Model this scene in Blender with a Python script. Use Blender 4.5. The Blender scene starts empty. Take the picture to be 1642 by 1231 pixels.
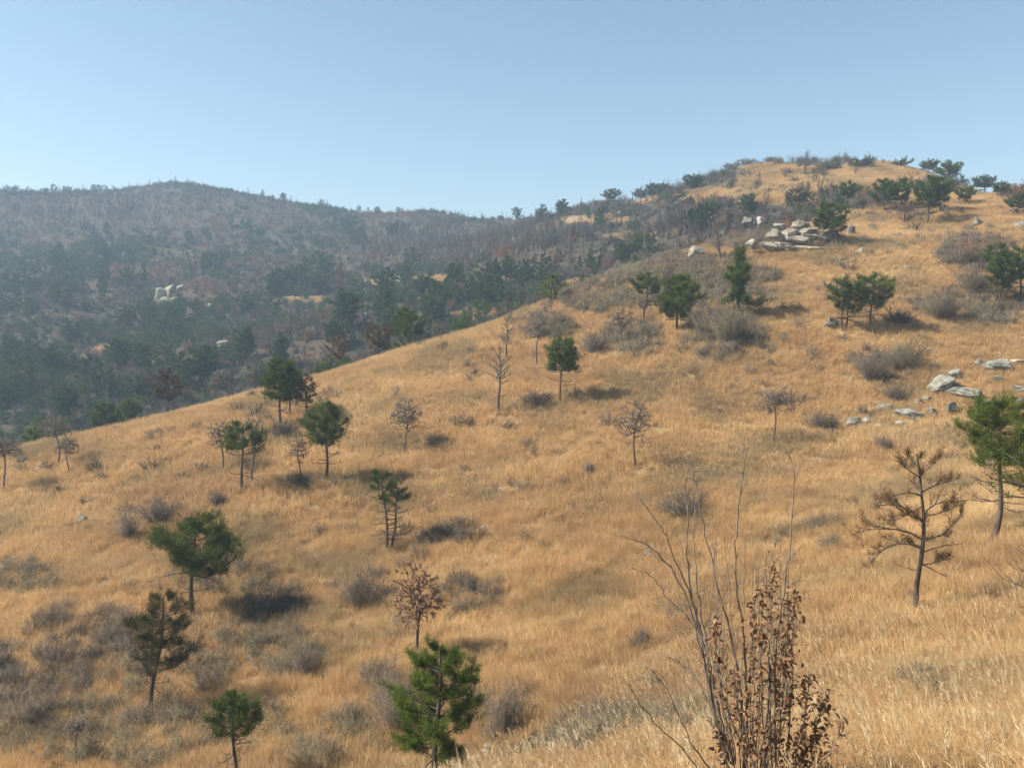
import bpy, bmesh, math, random
import numpy as np
from mathutils import Vector, Quaternion, Euler

# ------------------------------------------------------------------ camera, sky, sun, exposure
scene = bpy.context.scene
COL = scene.collection
F_PX, CX, CY = 1368.0, 821.0, 615.5            # photograph: 1642 x 1231
PITCH = math.atan(95.5 / F_PX)
cam_data = bpy.data.cameras.new('camera')
cam_data.sensor_width = 36.0
cam_data.lens = 36.0 * F_PX / 1642.0
cam_data.clip_start = 0.1
cam_data.clip_end = 5000
cam = bpy.data.objects.new('camera', cam_data)
COL.objects.link(cam)
cam.location = (0, 0, 0)
cam.rotation_euler = (math.radians(90) - PITCH, 0, 0)
scene.camera = cam

SUN_EL, SUN_BACK = math.radians(43), math.radians(2)     # sun high on the left, slightly behind the viewer
sun_dir = Vector((-math.cos(SUN_EL) * math.cos(SUN_BACK), -math.cos(SUN_EL) * math.sin(SUN_BACK), math.sin(SUN_EL)))
world = bpy.data.worlds.new('World')
scene.world = world
world.use_nodes = True
wn = world.node_tree
for n in list(wn.nodes):
    wn.nodes.remove(n)
sky = wn.nodes.new('ShaderNodeTexSky')
sky.sky_type = 'NISHITA'
sky.sun_disc = False
sky.sun_elevation = SUN_EL
sky.sun_rotation = math.atan2(sun_dir.x, sun_dir.y)
sky.altitude = 0
sky.air_density = 1.0
sky.dust_density = 0.8
sky.ozone_density = 0.2
bg = wn.nodes.new('ShaderNodeBackground')
bg.inputs['Strength'].default_value = 0.085
wo = wn.nodes.new('ShaderNodeOutputWorld')
hs = wn.nodes.new('ShaderNodeHueSaturation')           # the camera's white balance: a slightly cyan, fresher blue all over
hs.inputs['Saturation'].default_value = 1.0
hs.inputs['Hue'].default_value = 0.488
wn.links.new(sky.outputs[0], hs.inputs['Color'])
wn.links.new(hs.outputs[0], bg.inputs[0])
wn.links.new(bg.outputs[0], wo.inputs[0])
sl = bpy.data.lights.new('sun', 'SUN')
sl.energy = 5.0
sl.angle = math.radians(0.6)
sl.color = (1.0, 0.93, 0.82)
sun = bpy.data.objects.new('sun', sl)
COL.objects.link(sun)
sun.rotation_euler = (-sun_dir).to_track_quat('-Z', 'Y').to_euler()
scene.view_settings.view_transform = 'Standard'
scene.view_settings.look = 'None'
scene.view_settings.exposure = 0.9
scene.view_settings.gamma = 1.0
scene.view_settings.use_curve_mapping = False
scene.cycles.max_bounces = 4
scene.cycles.adaptive_threshold = 0.03
scene.cycles.diffuse_bounces = 2
scene.cycles.transmission_bounces = 2
scene.cycles.volume_bounces = 1
HAZE_DENSITY = 0.0007

RNG = np.random.default_rng(7)

# ------------------------------------------------------------------ helpers
def tag(o, label=None, cat=None, group=None, kind=None):
    for k, v in (('label', label), ('category', cat), ('group', group), ('kind', kind)):
        if v:
            o[k] = v
    return o

def mesh_from(name, V, T=None, Q=None, mat=None, smooth=False):
    V = np.asarray(V, np.float32).reshape(-1, 3)
    T = np.zeros((0, 3), np.int32) if T is None else np.asarray(T, np.int32).reshape(-1, 3)
    Q = np.zeros((0, 4), np.int32) if Q is None else np.asarray(Q, np.int32).reshape(-1, 4)
    me = bpy.data.meshes.new(name)
    me.vertices.add(len(V))
    me.vertices.foreach_set('co', V.ravel())
    nl = T.size + Q.size
    me.loops.add(nl)
    me.loops.foreach_set('vertex_index', np.concatenate([T.ravel(), Q.ravel()]))
    npoly = len(T) + len(Q)
    me.polygons.add(npoly)
    st = np.concatenate([np.arange(len(T)) * 3, T.size + np.arange(len(Q)) * 4]).astype(np.int32)
    me.polygons.foreach_set('loop_start', st)
    if smooth:
        me.polygons.foreach_set('use_smooth', np.ones(npoly, bool))
    me.update(calc_edges=True)
    me.validate()
    if mat:
        me.materials.append(mat)
    return me

def obj(name, me, parent=None, loc=None):
    o = bpy.data.objects.new(name, me)
    COL.objects.link(o)
    if parent:
        o.parent = parent
    if loc is not None:
        o.location = loc
    return o

def empty(name, loc, rz=0.0, s=1.0):
    o = bpy.data.objects.new(name, None)
    o.empty_display_size = 0.3
    COL.objects.link(o)
    o.location = loc
    o.rotation_euler = (0, 0, rz)
    o.scale = (s, s, s)
    return o

class Geo:
    """collects vertices and triangles"""
    def __init__(self):
        self.v, self.t, self.n = [], [], 0
    def add(self, V, T):
        if len(V):
            self.v.append(np.asarray(V, float).reshape(-1, 3)); self.t.append(np.asarray(T, int) + self.n); self.n += len(V)
    def mesh(self, name, mat, smooth=False):
        if not self.v:
            return None
        return mesh_from(name, np.concatenate(self.v), np.concatenate(self.t), mat=mat, smooth=smooth)

def unit(a):
    return a / (np.linalg.norm(a, axis=-1, keepdims=True) + 1e-9)

def tube(path, rad, n=6):
    path = np.asarray(path, float); k = len(path)
    tan = unit(np.gradient(path, axis=0))
    ref = np.array([1.0, 0, 0]) if abs(tan[0, 0]) < 0.8 else np.array([0, 1.0, 0])
    a = unit(np.cross(tan, ref)); b = np.cross(tan, a)
    th = np.arange(n) * 2 * math.pi / n
    ring = a[:, None] * np.cos(th)[None, :, None] + b[:, None] * np.sin(th)[None, :, None]
    V = path[:, None] + ring * np.asarray(rad, float)[:, None, None]
    V = V.reshape(-1, 3)
    i = np.arange(k - 1)[:, None] * n; j = np.arange(n)[None]; j2 = (j + 1) % n
    q = np.stack([i + j, i + j2, i + n + j2, i + n + j], -1).reshape(-1, 4)
    T = np.concatenate([q[:, [0, 1, 2]], q[:, [0, 2, 3]]])
    return V, T

def cones(p0, p1, r):
    """thin tapered three-sided twigs"""
    p0 = np.asarray(p0, float); p1 = np.asarray(p1, float); n = len(p0)
    if n == 0:
        return np.zeros((0, 3)), np.zeros((0, 3), int)
    r = np.broadcast_to(np.asarray(r, float), (n,))[:, None]
    d = unit(p1 - p0)
    ref = np.where(np.abs(d[:, :1]) < 0.8, [[1.0, 0, 0]], [[0, 1.0, 0]])
    a = unit(np.cross(d, ref)); b = np.cross(d, a)
    V = np.stack([p0 + a * r, p0 + (-0.5 * a + 0.87 * b) * r, p0 + (-0.5 * a - 0.87 * b) * r, p1], 1).reshape(-1, 3)
    k = np.arange(n)[:, None] * 4
    T = np.concatenate([k + np.array([0, 1, 3]), k + np.array([1, 2, 3]), k + np.array([2, 0, 3])])
    return V, T

def needles(rng, P, A, n, length, width):
    """needle tufts: n narrow triangles sprayed round the axis A at each point P"""
    m = len(P)
    if m == 0:
        return np.zeros((0, 3)), np.zeros((0, 3), int)
    rnd = unit(rng.normal(size=(m, n, 3)))
    A = A[:, None]
    d = unit(A * rng.uniform(0.15, 1.0, (m, n, 1)) + rnd * 0.8)
    base = P[:, None] + A * rng.uniform(-0.5, 0.5, (m, n, 1)) * length + rnd * 0.12 * length
    L = length * rng.uniform(0.65, 1.15, (m, n, 1))
    side = unit(np.cross(d, unit(rng.normal(size=(m, n, 3))))) * (width * rng.uniform(0.7, 1.2, (m, n, 1)) * 0.5)
    V = np.stack([base - side, base + side, base + d * L], 2).reshape(-1, 3)
    return V, np.arange(len(V)).reshape(-1, 3)

def lattice(x, y, seed):
    xi = np.floor(x).astype(np.int64); yi = np.floor(y).astype(np.int64)
    fx = x - xi; fy = y - yi
    fx = fx * fx * (3 - 2 * fx); fy = fy * fy * (3 - 2 * fy)
    def hsh(a, b):
        h = (a * 374761393 + b * 668265263 + seed * 974634777) & 0xFFFFFFFF
        h = ((h ^ (h >> 13)) * 1274126177) & 0xFFFFFFFF
        return ((h ^ (h >> 16)) & 0xFFFF) / 65535.0
    a = hsh(xi, yi); b = hsh(xi + 1, yi); c = hsh(xi, yi + 1); d = hsh(xi + 1, yi + 1)
    return (a * (1 - fx) + b * fx) * (1 - fy) + (c * (1 - fx) + d * fx) * fy

def fbm(x, y, seed=1, octv=3):
    o = 0; amp = 0.5; tot = 0
    for k in range(octv):
        o = o + amp * lattice(x * 2 ** k, y * 2 ** k, seed + k); tot += amp; amp *= 0.5
    return o / tot

# ------------------------------------------------------------------ materials (all procedural)
def new_mat(name):
    m = bpy.data.materials.new(name); m.use_nodes = True
    nt = m.node_tree
    bs = nt.nodes['Principled BSDF']
    bs.inputs['Roughness'].default_value = 0.85
    bs.inputs['Specular IOR Level'].default_value = 0.15
    return m, nt, bs

def noise_node(nt, scale, detail=3, coord='position', stretch=None):
    g = nt.nodes.new('ShaderNodeNewGeometry') if coord == 'position' else nt.nodes.new('ShaderNodeTexCoord')
    out = g.outputs['Position'] if coord == 'position' else g.outputs['Object']
    if stretch:
        mp = nt.nodes.new('ShaderNodeMapping'); mp.inputs['Scale'].default_value = stretch
        nt.links.new(out, mp.inputs['Vector']); out = mp.outputs[0]
    n = nt.nodes.new('ShaderNodeTexNoise'); n.inputs['Scale'].default_value = scale; n.inputs['Detail'].default_value = detail
    nt.links.new(out, n.inputs['Vector'])
    return n.outputs['Fac']

def ramp(nt, fac, stops):
    r = nt.nodes.new('ShaderNodeValToRGB')
    el = r.color_ramp.elements
    while len(el) < len(stops):
        el.new(0.5)
    for e, (p, c) in zip(el, stops):
        e.position = p; e.color = (*c, 1)
    nt.links.new(fac, r.inputs[0])
    return r.outputs[0]

def mix(nt, fac, a, b, typ='MIX'):
    m = nt.nodes.new('ShaderNodeMix'); m.data_type = 'RGBA'; m.blend_type = typ
    for s, v in ((m.inputs['Factor'], fac), (m.inputs['A'], a), (m.inputs['B'], b)):
        if hasattr(v, 'links'):
            nt.links.new(v, s)
        else:
            s.default_value = v if not isinstance(v, tuple) or len(v) == 4 else (*v, 1)
    return m.outputs['Result']

def math_node(nt, op, a, b=0.0):
    m = nt.nodes.new('ShaderNodeMath'); m.operation = op
    for s, v in ((m.inputs[0], a), (m.inputs[1], b)):
        if hasattr(v, 'links'):
            nt.links.new(v, s)
        else:
            s.default_value = v
    return m.outputs[0]

def inst_random(nt):
    return nt.nodes.new('ShaderNodeObjectInfo').outputs['Random']

def leafy(nt, bs, col, trans):
    """thin plant matter lets part of the light through"""
    out = nt.nodes['Material Output'].inputs['Surface']
    nt.nodes.remove(bs)
    bs = nt.nodes.new('ShaderNodeBsdfDiffuse')
    nt.links.new(col, bs.inputs['Color']); nt.links.new(bs.outputs[0], out)
    if trans > 0:
        tr = nt.nodes.new('ShaderNodeBsdfTranslucent'); nt.links.new(col, tr.inputs['Color'])
        mx = nt.nodes.new('ShaderNodeMixShader'); mx.inputs[0].default_value = trans
        nt.links.new(bs.outputs[0], mx.inputs[1]); nt.links.new(tr.outputs[0], mx.inputs[2])
        nt.links.new(mx.outputs[0], out)

def mat_grass():
    m, nt, bs = new_mat('dry_grass')
    big = noise_node(nt, 0.055, 2); mid = noise_node(nt, 0.30, 3)
    a = ramp(nt, big, [(0.30, (0.42, 0.275, 0.145)), (0.42, (0.60, 0.41, 0.205)), (0.54, (0.70, 0.475, 0.235)), (0.68, (0.76, 0.58, 0.31))])
    b = ramp(nt, mid, [(0.32, (0.46, 0.295, 0.155)), (0.5, (0.66, 0.44, 0.22)), (0.66, (0.76, 0.56, 0.30))])
    c = mix(nt, 0.42, a, b)
    ol = ramp(nt, noise_node(nt, 0.16, 3), [(0.50, (0, 0, 0)), (0.66, (0.8, 0.8, 0.8))])
    c = mix(nt, ol, c, (0.40, 0.30, 0.165, 1))
    sh = nt.nodes.new('ShaderNodeAttribute'); sh.attribute_name = 'shade'
    r = ramp(nt, sh.outputs['Fac'], [(0.0, (0.72, 0.70, 0.68)), (0.3, (0.93, 0.92, 0.91)), (0.7, (1.0, 1.0, 1.0)), (1.0, (1.15, 1.15, 1.1))])
    c = mix(nt, 1.0, c, r, 'MULTIPLY')
    leafy(nt, bs, c, 0.42)
    return m

def mat_stalk():
    m, nt, bs = new_mat('pale_stalk')
    c = ramp(nt, inst_random(nt), [(0, (0.38, 0.28, 0.16)), (1, (0.62, 0.50, 0.31))])
    leafy(nt, bs, c, 0.15)
    return m

def mat_ground():
    m, nt, bs = new_mat('hillside_earth')
    at_ = nt.nodes.new('ShaderNodeAttribute'); at_.attribute_name = 'golden'
    n1 = noise_node(nt, 0.09, 5); n2 = noise_node(nt, 1.3, 5)
    gold = mix(nt, 0.5, ramp(nt, n1, [(0.3, (0.21, 0.145, 0.075)), (0.7, (0.31, 0.21, 0.105))]), ramp(nt, n2, [(0.3, (0.16, 0.11, 0.06)), (0.7, (0.34, 0.23, 0.12))]))  # darkened to match shaded grass, carrying self-shadow the bare ground lacks
    wood = mix(nt, 0.5, ramp(nt, n1, [(0.35, (0.045, 0.042, 0.030)), (0.52, (0.07, 0.055, 0.038)), (0.70, (0.12, 0.082, 0.048))]), ramp(nt, n2, [(0.3, (0.036, 0.033, 0.025)), (0.7, (0.080, 0.062, 0.040))]))
    c = mix(nt, at_.outputs['Fac'], wood, gold)
    nt.links.new(c, bs.inputs['Base Color'])
    bs.inputs['Roughness'].default_value = 0.95
    bp = nt.nodes.new('ShaderNodeBump'); bp.inputs['Strength'].default_value = 0.5; bp.inputs['Distance'].default_value = 0.15
    nt.links.new(n2, bp.inputs['Height']); nt.links.new(bp.outputs[0], bs.inputs['Normal'])
    return m

def mat_needles(name, dark, light, brown=0.0, trans=0.18):
    m, nt, bs = new_mat(name)
    n = noise_node(nt, 1.6, 1)
    c = ramp(nt, n, [(0.32, dark), (0.66, light)])
    r = ramp(nt, inst_random(nt), [(0.0, (0.8, 0.82, 0.85)), (1.0, (1.15, 1.08, 0.95))])
    c = mix(nt, 1.0, c, r, 'MULTIPLY')
    leafy(nt, bs, c, trans)
    return m

def mat_bark(name, a, b, scale=9):
    m, nt, bs = new_mat(name)
    n = noise_node(nt, scale, 5, stretch=(1, 1, 0.35))
    nt.links.new(ramp(nt, n, [(0.3, a), (0.7, b)]), bs.inputs['Base Color'])
    bp = nt.nodes.new('ShaderNodeBump'); bp.inputs['Strength'].default_value = 0.6; bp.inputs['Distance'].default_value = 0.02
    nt.links.new(n, bp.inputs['Height']); nt.links.new(bp.outputs[0], bs.inputs['Normal'])
    return m

def mat_twig(name, a, b):
    m, nt, bs = new_mat(name)
    c = mix(nt, 0.5, ramp(nt, inst_random(nt), [(0, a), (1, b)]), ramp(nt, noise_node(nt, 0.12, 2), [(0.35, a), (0.65, b)]))
    leafy(nt, bs, c, 0)
    return m

def mat_rock(name, dark, mid, light):
    m, nt, bs = new_mat(name)
    n1 = noise_node(nt, 0.9, 6); n2 = noise_node(nt, 5.0, 6, stretch=(0.5, 0.5, 2.2))
    f2 = math_node(nt, 'MULTIPLY', n2, 0.45)
    s = math_node(nt, 'ADD', math_node(nt, 'MULTIPLY', n1, 0.55), f2)
    c = ramp(nt, s, [(0.36, dark), (0.47, mid), (0.62, light)])
    nt.links.new(c, bs.inputs['Base Color'])
    bp = nt.nodes.new('ShaderNodeBump'); bp.inputs['Strength'].default_value = 0.8; bp.inputs['Distance'].default_value = 0.12
    nt.links.new(n2, bp.inputs['Height']); nt.links.new(bp.outputs[0], bs.inputs['Normal'])
    return m

M = dict(
    grass=mat_grass(), stalk=mat_stalk(), ground=mat_ground(),
    pine=mat_needles('pine_needles', (0.045, 0.075, 0.020), (0.125, 0.165, 0.042)),
    pine_bright=mat_needles('bright_pine_needles', (0.070, 0.110, 0.022), (0.18, 0.225, 0.045)),
    pine_far=mat_needles('dark_pine_needles', (0.040, 0.070, 0.026), (0.100, 0.145, 0.046)),
    pine_dull=mat_needles('dull_pine_needles', (0.055, 0.058, 0.026), (0.115, 0.115, 0.045)),
    pine_brown=mat_needles('dead_pine_needles', (0.085, 0.060, 0.035), (0.19, 0.125, 0.065)),
    pine_orange=mat_needles('orange_dead_needles', (0.26, 0.13, 0.05), (0.40, 0.22, 0.09)),
    bark=mat_bark('pine_bark', (0.045, 0.036, 0.030), (0.135, 0.105, 0.082)),
    bark_red=mat_bark('reddish_pine_bark', (0.10, 0.062, 0.042), (0.24, 0.15, 0.095)),
    dead_wood=mat_bark('dead_wood', (0.080, 0.068, 0.056), (0.185, 0.152, 0.120)),
    stem=mat_bark('shrub_stem', (0.12, 0.10, 0.075), (0.27, 0.22, 0.165), 25),
    twig=mat_twig('grey_twigs', (0.105, 0.084, 0.064), (0.185, 0.148, 0.108)),
    twig_olive=mat_twig('olive_twigs', (0.125, 0.106, 0.072), (0.205, 0.172, 0.112)),
    twig_dark=mat_twig('dark_twigs', (0.080, 0.068, 0.056), (0.145, 0.118, 0.092)),
    brush=mat_twig('wood_brush', (0.050, 0.044, 0.038), (0.105, 0.086, 0.070)),
    brush_red=mat_twig('oak_brush', (0.16, 0.082, 0.048), (0.27, 0.142, 0.080)),
    oak_leaf=mat_twig('dry_oak_leaf', (0.19, 0.105, 0.060), (0.47, 0.29, 0.17)),
    rock_pale=mat_rock('pale_rock', (0.09, 0.082, 0.064), (0.26, 0.235, 0.185), (0.42, 0.385, 0.31)),
    rock_cream=mat_rock('cream_rock', (0.10, 0.088, 0.066), (0.25, 0.222, 0.17), (0.40, 0.36, 0.28)),
    rock_grey=mat_rock('lichen_rock', (0.065, 0.068, 0.052), (0.165, 0.163, 0.13), (0.31, 0.30, 0.25)),
)

# ------------------------------------------------------------------ terrain: a smooth surface through surveyed ground points
def ray(px, py):
    u = (np.asarray(px, float) - CX) / F_PX; v = (CY - np.asarray(py, float)) / F_PX
    c, s = math.cos(PITCH), math.sin(PITCH)
    return np.stack([u, c + v * s, -s + v * c], -1)

def at(px, py, d):
    r = ray(px, py)
    return r * (d / r[1])

def project(x, y, z):
    c, s = math.cos(PITCH), math.sin(PITCH)
    f = np.maximum(y * c - z * s, 0.1); up = y * s + z * c
    return CX + F_PX * x / f, CY - F_PX * up / f
# control points: picture position and distance (metres) of spots on the ground
GROUND=[(1200,1330,7.5),(1642,1231,10),(1300,1240,10),(900,1231,17),(700,1265,23),(400,1262,24),(0,1231,27),
(1475,985,25),(1590,865,31),(1640,1000,22),(1200,1050,24),(1000,1000,33),(850,1000,37),(668,1050,34),(240,1143,31),
(308,988,40),(0,1000,39),(130,835,54),(625,885,47),(388,785,56),(525,772,57),(0,785,62),(800,850,47),(1018,750,54),
(1240,712,57),(1400,770,48),(1640,770,43),(650,725,62),(800,662,66),(897,643,67),(1100,640,65),(1500,650,62),(1640,640,62),
(1085,532,78),(960,550,82),(1182,505,80),(1385,525,76),(1605,490,80),(1300,440,91),(1200,420,98),(1332,392,99),(1450,400,95),(1490,362,112),
(1380,340,122),(1640,345,112),(1560,350,112)]
CREST=[(-150,752,70),(0,728,74),(110,706,77),(200,690,80),(350,652,84),(500,612,88),(650,565,92),(820,508,99),(900,478,104),(1000,440,110),(1100,408,115)]
FAR=[(0,690,128),(150,650,135),(300,612,142),(500,560,152),(640,520,160),(760,490,165),(850,462,170),(940,430,172),
(100,560,185),(300,540,195),(500,505,205),(650,450,235),(270,478,235),(100,450,270),(450,430,275),(700,400,295),(800,385,320),(100,380,340),(400,370,355),(600,362,375),
(1050,385,155),(960,380,195),(880,400,190),(1100,350,165),(1000,350,220),(1150,320,185),(1250,320,155),(1400,300,160),(1500,305,155),(1250,290,180),(1320,285,185)]
SKY=[(-200,315,430),(0,312,430),(150,312,430),(310,300,455),(450,325,430),(600,342,420),(760,357,420),(850,352,340),(980,325,275),(1110,302,240),(1200,277,222),(1300,264,205),(1430,264,195),(1500,280,185),(1560,302,178),(1620,330,170),(1700,370,165)]
WORLD=[(0,0,-1.6),(-5,0,-2.6),(5,0,-0.9),(0,-15,3.5),(-25,-15,-1),(25,-15,7),(-70,-60,5),(70,-60,22),(0,-80,22),(40,10,0),(60,40,6),(90,90,18),(130,160,20),(260,220,-10),(300,0,20),
(-60,20,-15),(-120,60,-22),(-250,150,-25),(-300,0,-30),(-420,300,40),(-600,700,-20),(600,700,-60),(0,850,-60),(600,300,-60),(-700,-80,-20),(700,-80,10)]
def fit():
    P=[at(*c) for c in GROUND]
    for c in CREST:
        p=at(*c); P.append(p)
        k=min(1,(1150-c[0])/500)
        q=p*np.array([1.17,1.17,1]); q[2]=p[2]-2.0-4.5*k; P.append(q)
    for c in FAR: P.append(at(*c))
    for c in SKY:
        p=at(*c); P.append(p)
        q=p*np.array([1.12,1.12,1]); q[2]=p[2]-7; P.append(q)
        q=p*np.array([1.5,1.5,1]); q[2]=p[2]-55; P.append(q)
    P=np.array(P+[np.array(w,float) for w in WORLD])
    X=P[:,:2]/100; n=len(X)
    d=np.linalg.norm(X[:,None]-X[None],axis=-1)
    K=np.where(d>0,d*d*np.log(d+1e-12),0)
    dist=np.linalg.norm(P[:,:2],axis=1)
    K=K+np.diag(1e-5+0.00006*(dist/100)**1)
    A=np.zeros((n+3,n+3)); A[:n,:n]=K; A[:n,n]=1; A[:n,n+1:]=X; A[n,:n]=1; A[n+1:,:n]=X.T
    w=np.linalg.solve(A,np.concatenate([P[:,2],[0,0,0]]))
    return X,w,P
TPX,TPW,TPP=fit()
def tps(x,y):
    x=np.asarray(x,float)/100; y=np.asarray(y,float)/100
    out=TPW[-3]+TPW[-2]*x+TPW[-1]*y
    for (a,b),c in zip(TPX,TPW[:-3]):
        r2=(x-a)**2+(y-b)**2
        out=out+c*0.5*r2*np.log(r2+1e-20)
    return out

NX, NY = 420, 460
SX = np.linspace(-3.55, 3.55, NX); SY = np.linspace(-1.65, 3.8, NY)
GX, GY = 40 * np.sinh(SX), 20 + 40 * np.sinh(SY)
gx, gy = np.meshgrid(GX, GY)
GZ = tps(gx, gy)
_r = np.hypot(gx, gy)
GZ += (fbm(gx / 6, gy / 6, 11, 3) - 0.5) * 0.4 * np.clip(_r / 25, 0.1, 1) + (fbm(gx / 30, gy / 30, 21, 3) - 0.5) * 4.0 * np.clip((_r - 90) / 120, 0, 1)
GZ += (fbm(gx / 1.3, gy / 1.3, 31, 2) - 0.5) * 0.10

def height(x, y):
    fx = np.clip((np.arcsinh(np.asarray(x, float) / 40) - SX[0]) / (SX[1] - SX[0]), 0, NX - 1.001)
    fy = np.clip((np.arcsinh((np.asarray(y, float) - 20) / 40) - SY[0]) / (SY[1] - SY[0]), 0, NY - 1.001)
    i = fx.astype(int); j = fy.astype(int); fx = fx - i; fy = fy - j
    return (GZ[j, i] * (1 - fx) + GZ[j, i + 1] * fx) * (1 - fy) + (GZ[j + 1, i] * (1 - fx) + GZ[j + 1, i + 1] * fx) * fy

MARCH = np.concatenate([np.arange(3, 60, 0.4), np.arange(60, 200, 1.0), np.arange(200, 650, 2.5)])
def hit(px, py):
    """where the line of sight of a picture position meets the hillside"""
    r = ray(px, py); r = r / r[1]
    P = MARCH[:, None] * r[None]
    below = P[:, 2] < height(P[:, 0], P[:, 1])
    if not below.any():                                          # a foot just behind the skyline: step down to the ridge
        return hit(px, py + 1.0)
    k = int(np.argmax(below))
    if k == 0:
        return P[0]
    lo, hi = MARCH[k - 1], MARCH[k]
    for _ in range(12):
        m = 0.5 * (lo + hi); q = r * m
        if q[2] < height(q[0], q[1]): hi = m
        else: lo = m
    return r * hi

CR = np.array(CREST + [(1200, 400, 118), (1300, 380, 124), (1642, 340, 120)], float)
def in_ellipses(px, py, E):
    w = np.zeros(np.shape(px))
    for cx, cy, rx, ry in E:
        w = np.maximum(w, np.clip(1.4 - ((px - cx) / rx) ** 2 - ((py - cy) / ry) ** 2, 0, 1))
    return w
GOLD_FAR = [(670, 450, 55, 7), (480, 482, 40, 5), (610, 452, 35, 5), (930, 458, 50, 7), (1000, 320, 60, 7), (1180, 313, 90, 11), (1010, 380, 45, 6), (1265, 293, 90, 13), (1240, 320, 60, 9),
            (1345, 303, 60, 11), (1435, 283, 120, 24), (1560, 320, 60, 20), (280, 580, 40, 4), (180, 560, 30, 4), (890, 460, 40, 9), (780, 505, 60, 8), (950, 352, 50, 7), (1480, 320, 60, 14), (1240, 272, 60, 8)]
BRUSH_NEAR = [(1090, 455, 140, 42), (960, 480, 60, 24), (1160, 540, 60, 34), (1010, 545, 50, 22), (870, 525, 50, 18), (1415, 588, 55, 18), (90, 1120, 190, 90), (150, 1030, 120, 50), (230, 1180, 120, 60), (30, 930, 60, 30), (700, 860, 60, 20), (760, 960, 70, 30), (360, 930, 80, 30), (420, 1040, 90, 40), (330, 1080, 80, 30),
              (500, 1190, 130, 40), (800, 1160, 50, 40), (580, 940, 60, 30), (425, 965, 60, 28), (480, 1060, 45, 30), (1240, 390, 100, 14), (1560, 410, 60, 25), (1590, 500, 60, 26), (1500, 490, 40, 16), (950, 1190, 80, 40), (640, 1130, 50, 50), (1100, 1180, 60, 30)]
def golden(x, y, z):
    """1 where golden grass grows, 0 in the woods"""
    px, py = project(x, y, z)
    near = np.clip((np.interp(px, CR[:, 0], CR[:, 2]) - y) / 4 + 0.5, 0, 1)
    n = fbm(x / 14, y / 14, 41, 3)
    far = np.clip(in_ellipses(px, py, GOLD_FAR) * 1.1 - 0.1 + (n - 0.5) * 1.4, 0, 1) * (in_ellipses(px, py, GOLD_FAR) > 0)
    return np.maximum(near, far)

GOLD = golden(gx, gy, GZ)
ii = (np.arange(NY - 1)[:, None] * NX + np.arange(NX - 1)[None]).ravel()
me = mesh_from('terrain', np.stack([gx, gy, GZ], -1), Q=np.stack([ii, ii + 1, ii + NX + 1, ii + NX], -1), mat=M['ground'], smooth=True)
a = me.attributes.new('golden', 'FLOAT', 'POINT'); a.data.foreach_set('value', GOLD.astype(np.float32).ravel())
terrain = tag(obj('terrain', me), kind='structure')

# ------------------------------------------------------------------ haze: the air between the hills
def build_haze():
    xs, ys = float(GX[-1]) + 5, (float(GY[0]) - 5, float(GY[-1]) + 5)
    z0, z1 = float(GZ.min()) - 1.0, max(float(GZ.max()) + 12, 90)
    V = [(sx * xs, y, z) for z in (z0, z1) for y in ys for sx in (-1, 1)]
    Q = [(0, 2, 3, 1), (4, 5, 7, 6), (0, 1, 5, 4), (2, 6, 7, 3), (0, 4, 6, 2), (1, 3, 7, 5)]
    m = bpy.data.materials.new('hazy_air'); m.use_nodes = True
    nt = m.node_tree; nt.nodes.remove(nt.nodes['Principled BSDF'])
    v = nt.nodes.new('ShaderNodeVolumePrincipled')
    v.inputs['Color'].default_value = (0.56, 0.78, 1.0, 1)
    v.inputs['Density'].default_value = HAZE_DENSITY
    v.inputs['Anisotropy'].default_value = 0.15
    nt.links.new(v.outputs[0], nt.nodes['Material Output'].inputs['Volume'])
    tag(obj('haze', mesh_from('haze', V, Q=Q, mat=m)), kind='stuff')
build_haze()

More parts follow.
